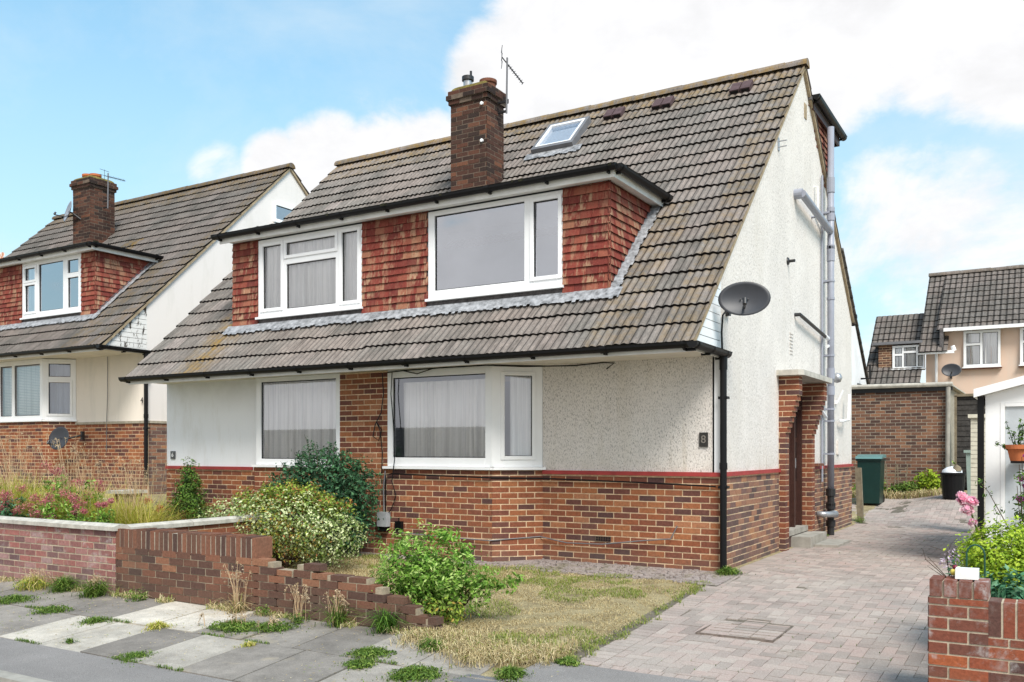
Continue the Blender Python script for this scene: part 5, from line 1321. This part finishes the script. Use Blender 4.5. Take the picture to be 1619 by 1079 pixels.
# right garden
bl = [(3.02, -2.7, .60, .30, .35, .28), (3.32, -2.6, .58, .32, .38, .29), (3.6, -2.6, .52, .35, .4, .28), (3.2, -2.9, .45, .4, .3, .26), (2.80, -2.3, .5, .14, .2, .2)]
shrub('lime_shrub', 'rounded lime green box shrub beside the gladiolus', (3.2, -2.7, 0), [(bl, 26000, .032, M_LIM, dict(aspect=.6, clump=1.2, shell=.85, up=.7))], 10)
bl = [(3.15, -3.45, .42, .25, .2, .18), (3.45, -3.5, .38, .25, .2, .2), (3.0, -3.3, .38, .18, .2, .2), (3.7, -3.5, .4, .25, .2, .2)]
shrub('blue_green_plant', 'blue-green leafy plant filling the bed behind the right-hand wall', (3.2, -3.45, 0), [(bl, 2600, .055, M_TEAL, dict(aspect=.55, clump=1.2))], 8)
t = thing('gladiolus', 'tall gladiolus with pale pink blooms leaning over the drive', 'flower', (2.85, -1.5, 0))
g = MB(); g.tube([(2.88, -1.5, .0), (2.83, -1.5, .45), (2.76, -1.5, .75), (2.68, -1.5, 1.0)], [.010, .009, .008, .006], 6); g.build('stem', M_LIM, t)
leaves('bloom', [(2.66, -1.52, .99, .045, .05, .04), (2.73, -1.52, .98, .04, .05, .04), (2.69, -1.54, .91, .05, .05, .035), (2.73, -1.52, .80, .028, .03, .025), (2.64, -1.52, 1.04, .03, .03, .02)], 420, .045, M_LPINK, t, aspect=.8, clump=0)
leaves('faded_bloom', [(2.77, -1.5, .70, .03, .03, .05), (2.81, -1.5, .60, .03, .03, .05)], 70, .06, M_SEED, t, aspect=.4, clump=0)
P = clump_pts(2.92, -1.45, .10, 12); blades('leaves', P, .85, .045, .28, M_CON, t, seg=4)
P = clump_pts(2.78, -1.55, .06, 7); blades('leaves', P, .62, .035, .3, M_LIM, t, seg=4)
t = thing('flower_pot', 'terracotta pot with a straggling plant fixed on the white porch', 'flower pot', (2.98, 1.85, 1.30))
g = MB(); g.lathe(2.98, 1.85, [(0, 1.30), (.085, 1.30), (.115, 1.44), (.14, 1.44), (.14, 1.49), (.12, 1.49), (.11, 1.42), (0, 1.42)], 24); g.build('pot', TERR, t)
g = MB(); bb = []
for (dx, h) in ((-.12, .33), (-.05, .22), (.05, .3), (.1, .2), (.02, .36), (-.22, .08)):
    g.tube([(2.98 + dx * .2, 1.85, 1.42), (2.98 + dx * .7, 1.83, 1.42 + h * .6), (2.98 + dx, 1.82, 1.42 + h)], [.005, .004, .003], 5)
    for q in range(5): bb.append((2.98 + dx * (.4 + q * .15), 1.83, 1.42 + h * (.3 + q * .17), .025, .025, .025))
g.build('stem', M_CON, t); leaves('leaves', bb, 150, .055, M_CON, t, aspect=.35, clump=0, shell=.4)
g = MB(); g.box(2.9, 3.06, 1.85, 2.15, 1.27, 1.30); g.build('shelf_bracket', IRON, t)
tr = leafy(3.15, 1.5, .25, 1.15, M_CON, 900, .06, 'leafy climber with purple flowers in front of the white porch', (M_PURP, 0, .05, .55), name='climber', base=.1)
g = MB(); P_ = [(2.95, 1.3, .45), (2.80, 1.3, .75), (2.70, 1.3, .95), (2.62, 1.3, 1.05)]; g.tube(P_, [.006, .005, .004, .002], 5); g.build('stem', BARK, tr); leaves('foliage', [(p[0], p[1], p[2], .06, .04, .06) for p in P_], 60, .05, M_CON, tr, clump=0)
# things on the pier
t = thing('pier_pot', 'small plant with lilac flowers spilling over the end pier', 'plant', (2.72, -3.7, .62))
leaves('foliage', [(2.76, -3.62, .66, .05, .05, .08)], 60, .03, M_TEAL, t, clump=0); leaves('flower_head', [(2.76, -3.62, .70, .06, .05, .07), (2.71, -3.7, .68, .03, .03, .03)], 80, .025, M_LILAC, t, clump=0)
g = MB()
for k in range(9): g.tube([(2.74, -3.6, .55), (2.74 + R.uniform(-.15, .1), -3.6, .62 + R.uniform(.02, .12)), (2.74 + R.uniform(-.2, .15), -3.6, .62 + R.uniform(.0, .22))], [.003, .002, .001], 4)
g.build('stem', BARK, t)
g = MB(); g.prism([(2.80, -3.96, .612), (2.93, -3.94, .612), (2.93, -3.86, .612), (2.80, -3.87, .612)], (.0, .01, .065)); tag(g.build('white_stone', simple('white_stone', (.72, .72, .70), .8, .2, .15, 20, .4)), 'white block of stone on top of the end pier', 'stone')
t = thing('garden_ball', 'yellow and dark red ornament balls beside the white stone', 'ornament', (2.785, -3.88, .62))
for (x, z, r, c, nm) in ((2.782, .64, .022, (.75, .62, .12), 'yellow_ball'), (2.79, .672, .016, (.18, .01, .03), 'red_ball'), (2.81, .66, .02, (.62, .66, .30), 'pale_ball')):
    g = MB(); g.lathe(x, -3.84, [(0, z - r)] + [(r * math.sin(a), z - r * math.cos(a)) for a in (.4, .8, 1.2, 1.6, 2.0, 2.4, 2.8)] + [(0, z + r)], 14); g.build(nm, simple(nm, c, .4, .4, .1, 9, 0), t, smooth=True)
g = MB(); g.tube([(2.83 + .055 * (1 - math.cos(a)) - .0, -3.5 + .0, .55 + .17 + .07 * math.sin(a)) if 0 < a < 3.14 else (2.83 + (.11 if a >= 3.14 else 0), -3.5, .58) for a in (0, .2, .6, 1, 1.4, 1.8, 2.2, 2.6, 2.95, 3.14)], .006, 6); tag(g.build('wire_hoop', simple('green_wire', (.02, .08, .05), .5, .4, .1, 9, 0)), 'thin dark green wire hoop behind the white stone', 'hoop')

# ---- lawn
def in_lawn(X, Y):
    er = np.where(Y < -3.0, .22, np.where(Y < 0, .22 - .16 * (Y + 3) / 3, .05)); fr_ = -4.15 - .35 * np.exp(-((X + .45) / .5) ** 2)
    fr_ = np.where(X < -1.25, -3.85, fr_)
    return (X < er + .05 * np.sin(Y * 9) + .03 * np.sin(Y * 31) + .02 * np.sin(Y * 57) + .015) & (Y > fr_) & (X > -5.35) & (Y < -.70 + .08 * np.sin(X * 5))
n = 105000; X = RN.uniform(-5.4, .3, n); Y = RN.uniform(-4.6, -.5, n); k = in_lawn(X, Y); X, Y = X[k], Y[k]
f = np.sin(X * 3.1 + 1.3 * np.sin(Y * 2.3)) * np.sin(Y * 3.7 + 1.1 * np.sin(X * 2.1)) + .5 * np.sin(X * 7 + Y * 5)
Z = np.array([gh(a, b) for a, b in zip(X, Y)])
er = np.where(Y < -3.0, .22, .22 - .16 * (Y + 3) / 3)
green = np.clip(.68 * (f > .2) + 1.2 * np.exp(-((er - X) / .10) ** 2) + .2 * np.exp(-((Y + 1.3) / .5) ** 2) - .1, 0, .92)
isg = RN.uniform(0, 1, len(X)) < green
cols = np.where(isg, RN.uniform(.84, 1, len(X)), np.clip(RN.normal(.5, .22, len(X)) + .1 * f, 0, .8))
hh = np.where(isg, .034, .018) * (.7 + .6 * RN.uniform(0, 1, len(X)) ** 3) + .035 * np.exp(-((Y + 4.1) / .35) ** 2) + .02 * (X < -2)
o = blades('lawn_grass', np.stack([X, Y, Z], 1), hh, .006, .9, M_DRY, None, cols=cols, seg=2) if False else None
def blades_h(name, P, harr, w, lean, mat, cols, parent=None, seg=2):
    n = len(P); a = RN.uniform(0, 2 * np.pi, n); L = np.stack([np.cos(a), np.sin(a), np.zeros(n)], 1); S = np.stack([-np.sin(a), np.cos(a), np.zeros(n)], 1)
    off = np.array(wloc(parent)) if parent is not None else np.zeros(3)
    h = (harr * RN.uniform(.5, 1.4, n))[:, None]; lean = (lean * RN.uniform(.2, 1.6, n))[:, None]; ww = w * RN.uniform(.6, 1.4, n)[:, None]
    p1 = P + np.array([0, 0, .6]) * h + L * h * lean * .35; p2 = P + np.array([0, 0, 1]) * h * np.maximum(.25, 1 - lean * .45) + L * h * lean
    q1 = np.stack([P - S * ww / 2, P + S * ww / 2, p1 + S * ww * .4, p1 - S * ww * .4], 1); q2 = np.stack([p1 - S * ww * .4, p1 + S * ww * .4, p2 + S * ww * .05, p2 - S * ww * .05], 1)
    c = np.stack([cols, np.full(n, .55), np.zeros(n)], 1); c2 = c.copy(); c2[:, 1] = .95
    return mesh_np(name, np.concatenate([q1, q2], 0) - off, 4, np.concatenate([c, c2], 0), mat, parent)
bare = (np.sin(X * 5.3 + 2 * np.sin(Y * 3.1)) * np.sin(Y * 6.1 + 1.7 * np.sin(X * 4.3)) > .62) & (RN.uniform(0, 1, len(X)) < .85); X, Y, Z, hh, cols = X[~bare], Y[~bare], Z[~bare], hh[~bare], cols[~bare]
tag(blades_h('lawn_grass', np.stack([X, Y, Z], 1), hh, .0055, .9, M_DRY, cols), 'parched straw-coloured lawn with green tufts along the drive', 'grass', kind='stuff')
# taller dry fringe along the front of lawn and wall end
n = 5000; X = RN.uniform(-1.4, .1, n); Y = -4.05 + RN.normal(0, .14, n) - .3 * np.exp(-((X + .45) / .4) ** 2); Z = np.array([gh(a, b) for a, b in zip(X, Y)])
tag(blades_h('long_dry_grass', np.stack([X, Y, Z], 1), np.full(n, .085), .006, 1.0, M_DRY, np.clip(RN.normal(.5, .25, n), 0, 1)), 'longer dead grass spilling from the lawn onto the pavement', 'grass', kind='stuff')
# weeds
def weed(x, y, r, h, n, mat, label, dry=.0, kind='leaf', name='weed_clump'):
    t = thing(name, label, 'weed', (x, y, gh(x, y)), 'weeds growing from the pavement joints' if y < -3.9 else None)
    if kind in ('grass', 'both'): P = clump_pts(x, y, r * 1.1, n); c = RN.uniform(0, 1, n); dd_ = np.hypot(P[:, 0] - x, P[:, 1] - y) / r; blades_h('grass_blades', P, h * np.clip(1.25 - .7 * dd_, .3, 1.3), .007, 1.1, mat, c, t)
    if kind in ('leaf', 'both'):
        z = gh(x, y); leaves('leaves', [(x, y, z + h * .35, r, r, h * .6)] + [(x + R.uniform(-r, r) * .9, y + R.uniform(-r, r) * .7, z + h * .3, r * .45, r * .45, h * .5) for _ in range(4)], n, .028, M_WEED, t, aspect=.4, clump=.3)
    if dry: seedheads(t, clump_pts(x, y, r * .8, 30), dry, M_SEED, 16, r=.01)
    return t
W_ = [(-6.35, -4.12, .16, .20, 700, 'both', 'grey-green leafy weed at the foot of the pink wall', 0, M_WEED), (-5.72, -4.15, .15, .22, 700, 'both', 'bushy green weed where the pink wall meets the dark wall', .2, M_WEED),
 (-5.05, -4.12, .13, .16, 500, 'leaf', 'silvery round weed at the base of the dark brick wall', 0, M_WEED), (-6.8, -4.2, .22, .18, 500, 'both', 'yellowing weed clump at the far left foot of the pink wall', .2, M_GOLD),
 (-3.55, -4.08, .09, .22, 200, 'grass', 'dead straw-coloured weed stalks against the middle of the dark wall', .42, M_DRY), (-3.2, -4.08, .10, .14, 300, 'leaf', 'yellow-green sprout at the wall foot right of the dead stalks', 0, M_YG),
 (-2.72, -4.10, .16, .12, 500, 'leaf', 'low leafy weed spreading along the wall foot', .3, M_WEED), (-2.25, -4.08, .09, .26, 260, 'grass', 'tall green grass tuft standing against the low wall', .3, M_WEED), (-1.72, -4.05, .13, .24, 500, 'grass', 'dense dark grass tuft under the bright green bush', .0, M_CON),
 (-4.55, -4.95, .20, .05, 900, 'grass', 'flat green grass tuft beside the pale slabs', 0, M_WEED), (-5.4, -4.85, .24, .06, 800, 'both', 'moss and grass in the joint at the left of the pavement', 0, M_WEED), (-6.3, -4.7, .28, .07, 900, 'both', 'green strip of weeds at the left end of the pavement', 0, M_WEED),
 (-3.75, -4.85, .14, .07, 700, 'grass', 'yellow-green tuft at the corner of the bright slab', 0, M_GOLD), (-3.05, -4.55, .26, .08, 1600, 'both', 'wide green weed patch in front of the dark wall', .12, M_WEED), (-2.72, -4.42, .22, .08, 1000, 'both', 'second green weed patch nearer the wall', .1, M_WEED),
 (-3.05, -5.60, .22, .04, 1000, 'grass', 'long mossy green patch by the asphalt edge', 0, M_WEED), (-4.0, -5.55, .06, .05, 160, 'grass', 'tiny sprout on the asphalt line', 0, M_WEED), (-2.45, -4.95, .10, .05, 260, 'grass', 'small tuft in the middle of the pavement', 0, M_GOLD),
 (-1.35, -4.72, .20, .06, 1300, 'both', 'green weed patch in front of the bush', 0, M_WEED), (-1.22, -4.98, .15, .05, 900, 'both', 'lower round weed patch in front of the bush', 0, M_WEED), (-.65, -5.02, .24, .07, 1700, 'both', 'large green weed patch at the bottom centre of the photo', 0, M_WEED),
 (-.02, -4.72, .12, .08, 800, 'both', 'green weed beside the stopcock cover', 0, M_WEED), (.20, -4.25, .10, .06, 500, 'both', 'green weed at the corner of lawn and drive', 0, M_WEED), (-1.0, -4.35, .14, .10, 500, 'both', 'weed among the dead grass at the wall end', 0, M_WEED),
 (.12, -.1, .16, .10, 800, 'both', 'grassy weed at the foot of the black downpipe', 0, M_WEED), (.10, 8.2, .14, .14, 500, 'leaf', 'green weed at the foot of the leaning post', 0, M_LIM), (.1, 5.2, .06, .05, 140, 'leaf', 'tiny weed at the foot of the grey soil pipe', 0, M_WEED)]
for (x, y, r, h, n, kd, lb, dry, mt_) in W_: weed(x, y, r * .8, h * .85, int(n * .6), mt_, lb, dry, kd)
# joint grass stuff
n = 5200; X = RN.uniform(-7, .3, n); Y = np.where(RN.uniform(0, 1, n) < .5, -4.835 + RN.normal(0, .012, n), -5.712 + RN.normal(0, .012, n)); m_ = np.sin(X * 4) + np.sin(X * 9.7) > .55; X, Y = X[m_], Y[m_]; Z = np.array([gh(a, b) for a, b in zip(X, Y)])
tag(blades_h('joint_grass', np.stack([X, Y, Z], 1), np.full(len(X), .03), .005, .8, M_WEED, RN.uniform(0, 1, len(X))), 'fine grass sprouting along the pavement joints', 'grass', kind='stuff')
n = 5200; X = RN.uniform(-9, -1.3, n); Y = -4.0 - np.abs(RN.normal(0, .05, n)) ; m_ = (np.sin(X * 3.3) + np.sin(X * 8.1 + 1) + .8 * np.sin(X * 17)) > .1; X, Y = X[m_], Y[m_]; Z = np.array([gh(a, b) for a, b in zip(X, Y)])
tag(blades_h('wall_foot_weeds', np.stack([X, Y, Z], 1), .03 + .06 * RN.uniform(0, 1, len(X)) ** 2, .007, 1.1, M_DRY, np.clip(RN.normal(.75, .2, len(X)), 0, 1)), 'ragged line of mixed weeds and dead grass along the foot of the walls', 'weeds', kind='stuff')
n = 1500; X = RN.uniform(-8, .3, n); Y = RN.uniform(-5.7, -4.0, n); Z = np.array([gh(a, b) + .004 for a, b in zip(X, Y)]); g = MB()
for x, y, z in zip(X, Y, Z):
    q = R.uniform(.003, .010); a = R.uniform(0, 3.1); u = V((math.cos(a), math.sin(a), 0)) * q; w_ = V((-math.sin(a), math.cos(a), 0)) * q * .5; g.face([V((x, y, z)) - u - w_, V((x, y, z)) + u - w_, V((x, y, z + .002)) + u + w_, V((x, y, z)) - u + w_], (R.random(), .7, 0))
tag(g.build('litter', M_DRY), 'crumbs of dead leaf and grit scattered over the pavement', 'litter', kind='stuff')
# rear weed bank
for (x, y, r, h, n, mt_, lb) in ((-.35, 12.1, .35, .45, 1000, M_BR, 'green weeds against the garage wall beside the green bin'), (.35, 12.0, .4, .35, 900, M_WEED, 'scrubby weeds in the middle of the garage wall'), (.95, 12.1, .3, .55, 900, M_LIM, 'bright green weed bush by the garage corner'), (1.35, 12.2, .15, .85, 400, M_BR, 'tall green weed climbing the garage downpipe')):
    z = gh(x, y); t = thing('wild_plant', lb, 'weed', (x, y, z)); leaves('foliage', [(x + R.uniform(-r, r) * .7, y, z + h * R.uniform(.2, .7), r * .5, .2, h * .35) for _ in range(6)], n, .085, mt_, t, clump=.6)
    stems('stem', (x, y, z), [(x + R.uniform(-r, r), y, z + h * .7) for _ in range(5)], .008, BARK, t)
n = 1600; X = RN.uniform(.1, 2.6, n); X = np.round(X / .1) * .1 + RN.normal(0, .002, n); Y = RN.uniform(-4, 9, n); m_ = (np.sin(X * 2.3 + Y * 1.9) * np.sin(Y * 2.7) > .45) & (X > .3); X, Y = X[m_], Y[m_]; Z = np.array([gh(a, b) - .003 for a, b in zip(X, Y)])
tag(blades_h('drive_moss', np.stack([X, Y, Z], 1), np.full(len(X), .018), .006, .8, M_WEED, RN.uniform(0, .7, len(X))), 'specks of moss and grass in the joints of the block drive', 'moss', kind='stuff')
n = 3500; X = RN.uniform(-.8, 1.2, n); Y = RN.uniform(11.4, 12.6, n); Z = np.array([gh(a, b) for a, b in zip(X, Y)])
tag(blades_h('dry_bank_grass', np.stack([X, Y, Z], 1), np.full(n, .16), .014, .9, M_DRY, np.clip(RN.normal(.5, .25, n), 0, 1)), 'dry grass bank in front of the garage wall', 'grass', kind='stuff')
t = thing('trellis_panel', 'weathered lattice panel standing behind the green wheelie bin', 'trellis', (.05, 11.9, .3)); g = MB()
for k in range(8): g.para((-.42 + k * .12, 11.9, .25), (.02, 0, 0), (0, .015, 0), (.06 if k % 2 else -.03, 0, .85))
for k in range(8): g.box(-.45, .5, 11.916, 11.93, .3 + k * .1, .318 + k * .1)
g.build('lattice', POSTM, t)
# distant tree just peeking over the far roof
t = thing('tree', 'dark tree just showing over the roof at the left edge', 'tree', (-33, 22, 1)); leaves('crown', [(-33, 22, 11.0, 2.2, 2.2, 1.9), (-34.5, 22, 10.2, 2, 2, 1.5)], 5000, .35, M_DK, t)
g = MB(); g.tube([(-33, 22, 1), (-33, 22, 6), (-33.2, 22, 10)], [.35, .28, .1], 8); g.build('trunk', BARK, t)

# ============================================================ LIGHT, SKY, CAMERA
SEL, SAZ = math.radians(50), math.radians(132)   # azimuth clockwise from +Y
sd = V((math.sin(SAZ) * math.cos(SEL), math.cos(SAZ) * math.cos(SEL), math.sin(SEL)))
L = bpy.data.lights.new('sun', 'SUN'); L.energy = 4.7; L.angle = math.radians(24); L.color = (1, .93, .85)
lo = bpy.data.objects.new('sun', L); COL.objects.link(lo); lo.rotation_euler = sd.to_track_quat('Z', 'Y').to_euler()
w = bpy.data.worlds.new('World'); sc.world = w; w.use_nodes = True; nt = w.node_tree; N = nt.nodes; K = nt.links
bg = N['Background']; bg.inputs[1].default_value = .146
sky = N.new('ShaderNodeTexSky'); sky.sky_type = 'NISHITA'; sky.sun_disc = False; sky.sun_elevation = SEL; sky.sun_rotation = SAZ; sky.air_density = 1.0; sky.dust_density = .6; sky.ozone_density = 1.2
tc = N.new('ShaderNodeTexCoord')
def wmath(op, a, b=0.0, clamp=False):
    n = N.new('ShaderNodeMath'); n.operation = op; n.use_clamp = clamp
    for i, v in enumerate((a, b)):
        if isinstance(v, (int, float)): n.inputs[i].default_value = v
        else: K.new(v, n.inputs[i])
    return n.outputs[0]
def wnoise(s, det, stretch, rough=.6, dist=.3):
    mp = N.new('ShaderNodeMapping'); mp.inputs['Scale'].default_value = stretch; K.new(tc.outputs['Generated'], mp.inputs[0])
    n = N.new('ShaderNodeTexNoise'); n.inputs['Scale'].default_value = s; n.inputs['Detail'].default_value = det; n.inputs['Roughness'].default_value = rough; n.inputs['Distortion'].default_value = dist; K.new(mp.outputs[0], n.inputs['Vector']); return n.outputs[0]
YAW = .5417; F_ = 1421.8
def pdir(px, py):
    r = (px - 809) / F_; u = (712.2 - py) / F_
    return V((r * math.cos(YAW) - math.sin(YAW), r * math.sin(YAW) + math.cos(YAW), u)).normalized()
n1 = wnoise(3.2, 8, (1, 1, 1.7), .62, .4); n2 = wnoise(9, 6, (1, 1, 1.6), .6, .2)
acc = None
for (px, py, rad, wgt) in ((1080, 70, 6, 1), (900, 90, 5, 1), (1200, 40, 6, 1), (1350, 40, 4.5, .95), (1480, 20, 4.5, .9), (1600, 30, 4.5, .95), (800, 130, 3.6, .9), (960, 150, 4.5, .9), (1290, 120, 3.5, .8), (440, 265, 2.2, .9), (520, 260, 3.0, 1), (600, 275, 3.2, 1), (680, 265, 3.2, .9), (350, 275, 2.0, .6), (580, 160, 1.6, .45), (650, 180, 2, .5), (1450, 450, 6, .74), (1400, 370, 4.5, .62), (1560, 560, 8, .8), (1370, 480, 5, .74), (1480, 330, 3.5, .5)):
    c = pdir(px, py); d = N.new('ShaderNodeVectorMath'); d.operation = 'DOT_PRODUCT'; K.new(tc.outputs['Generated'], d.inputs[0]); d.inputs[1].default_value = c
    mr = N.new('ShaderNodeMapRange'); mr.interpolation_type = 'SMOOTHSTEP'; K.new(d.outputs['Value'], mr.inputs[0]); mr.inputs[1].default_value = math.cos(math.radians(rad * 1.5)); mr.inputs[2].default_value = math.cos(math.radians(rad * .45)); mr.inputs[3].default_value = 0; mr.inputs[4].default_value = wgt
    acc = mr.outputs[0] if acc is None else wmath('MAXIMUM', acc, mr.outputs[0])
# cloud bank behind the viewer (seen only in reflections)
d = N.new('ShaderNodeSeparateXYZ'); K.new(tc.outputs['Generated'], d.inputs[0])
back = N.new('ShaderNodeMapRange'); K.new(d.outputs[1], back.inputs[0]); back.inputs[1].default_value = -.2; back.inputs[2].default_value = -.7; back.inputs[3].default_value = 0; back.inputs[4].default_value = .95
acc = wmath('MAXIMUM', acc, back.outputs[0])
cl = wmath('ADD', acc, wmath('MULTIPLY', wmath('SUBTRACT', n1, .5), 2.0)); cl = wmath('ADD', cl, wmath('MULTIPLY', wmath('SUBTRACT', n2, .5), .45))
mr = N.new('ShaderNodeMapRange'); mr.interpolation_type = 'SMOOTHSTEP'; K.new(cl, mr.inputs[0]); mr.inputs[1].default_value = .42; mr.inputs[2].default_value = .82
den = mr.outputs[0]
hz = N.new('ShaderNodeMapRange'); K.new(d.outputs[2], hz.inputs[0]); hz.inputs[1].default_value = .55; hz.inputs[2].default_value = .05; hz.inputs[3].default_value = 0; hz.inputs[4].default_value = 1
def wmix(f, a, b, mode='MIX'):
    n = N.new('ShaderNodeMix'); n.data_type = 'RGBA'; n.blend_type = mode
    for k, v in ((0, f), (6, a), (7, b)):
        if isinstance(v, (int, float)): n.inputs[k].default_value = v
        elif isinstance(v, tuple): n.inputs[k].default_value = (*v, 1)
        else: K.new(v, n.inputs[k])
    return n.outputs[2]
tint = wmix(hz.outputs[0], (1.35, 2.05, 1.90), (1.15, 1.32, 1.28))
skyc = wmix(1.0, sky.outputs[0], tint, 'MULTIPLY')
haze = wmix(wmath('MULTIPLY', hz.outputs[0], .78), skyc, (4.9, 6.6, 7.1))
thin = N.new('ShaderNodeMapRange'); K.new(n1, thin.inputs[0]); thin.inputs[1].default_value = .42; thin.inputs[2].default_value = .75; thin.inputs[4].default_value = .5
haze = wmix(thin.outputs[0], haze, (6.0, 6.6, 6.9))
shade = N.new('ShaderNodeMapRange'); K.new(n2, shade.inputs[0]); shade.inputs[1].default_value = .3; shade.inputs[2].default_value = .7; shade.inputs[3].default_value = 6.2; shade.inputs[4].default_value = 7.6
cc = N.new('ShaderNodeCombineColor'); K.new(shade.outputs[0], cc.inputs[0]); K.new(shade.outputs[0], cc.inputs[1]); K.new(wmath('MULTIPLY', shade.outputs[0], 1.015), cc.inputs[2])
K.new(wmix(den, haze, cc.outputs[0]), bg.inputs[0])

cam = bpy.data.cameras.new('camera'); co = bpy.data.objects.new('camera', cam); COL.objects.link(co); sc.camera = co
co.location = (3.331, -10.274, 1.425); co.rotation_euler = (math.pi / 2, 0, YAW)
cam.sensor_width = 36; cam.lens = F_ / 1619 * 36; cam.shift_y = (712.2 - 539.5) / 1619; cam.clip_start = .05; cam.clip_end = 1000
sc.view_settings.view_transform = 'Standard'; sc.view_settings.look = 'None'; sc.view_settings.exposure = 0; sc.view_settings.gamma = 1
sc.render.engine = 'CYCLES'
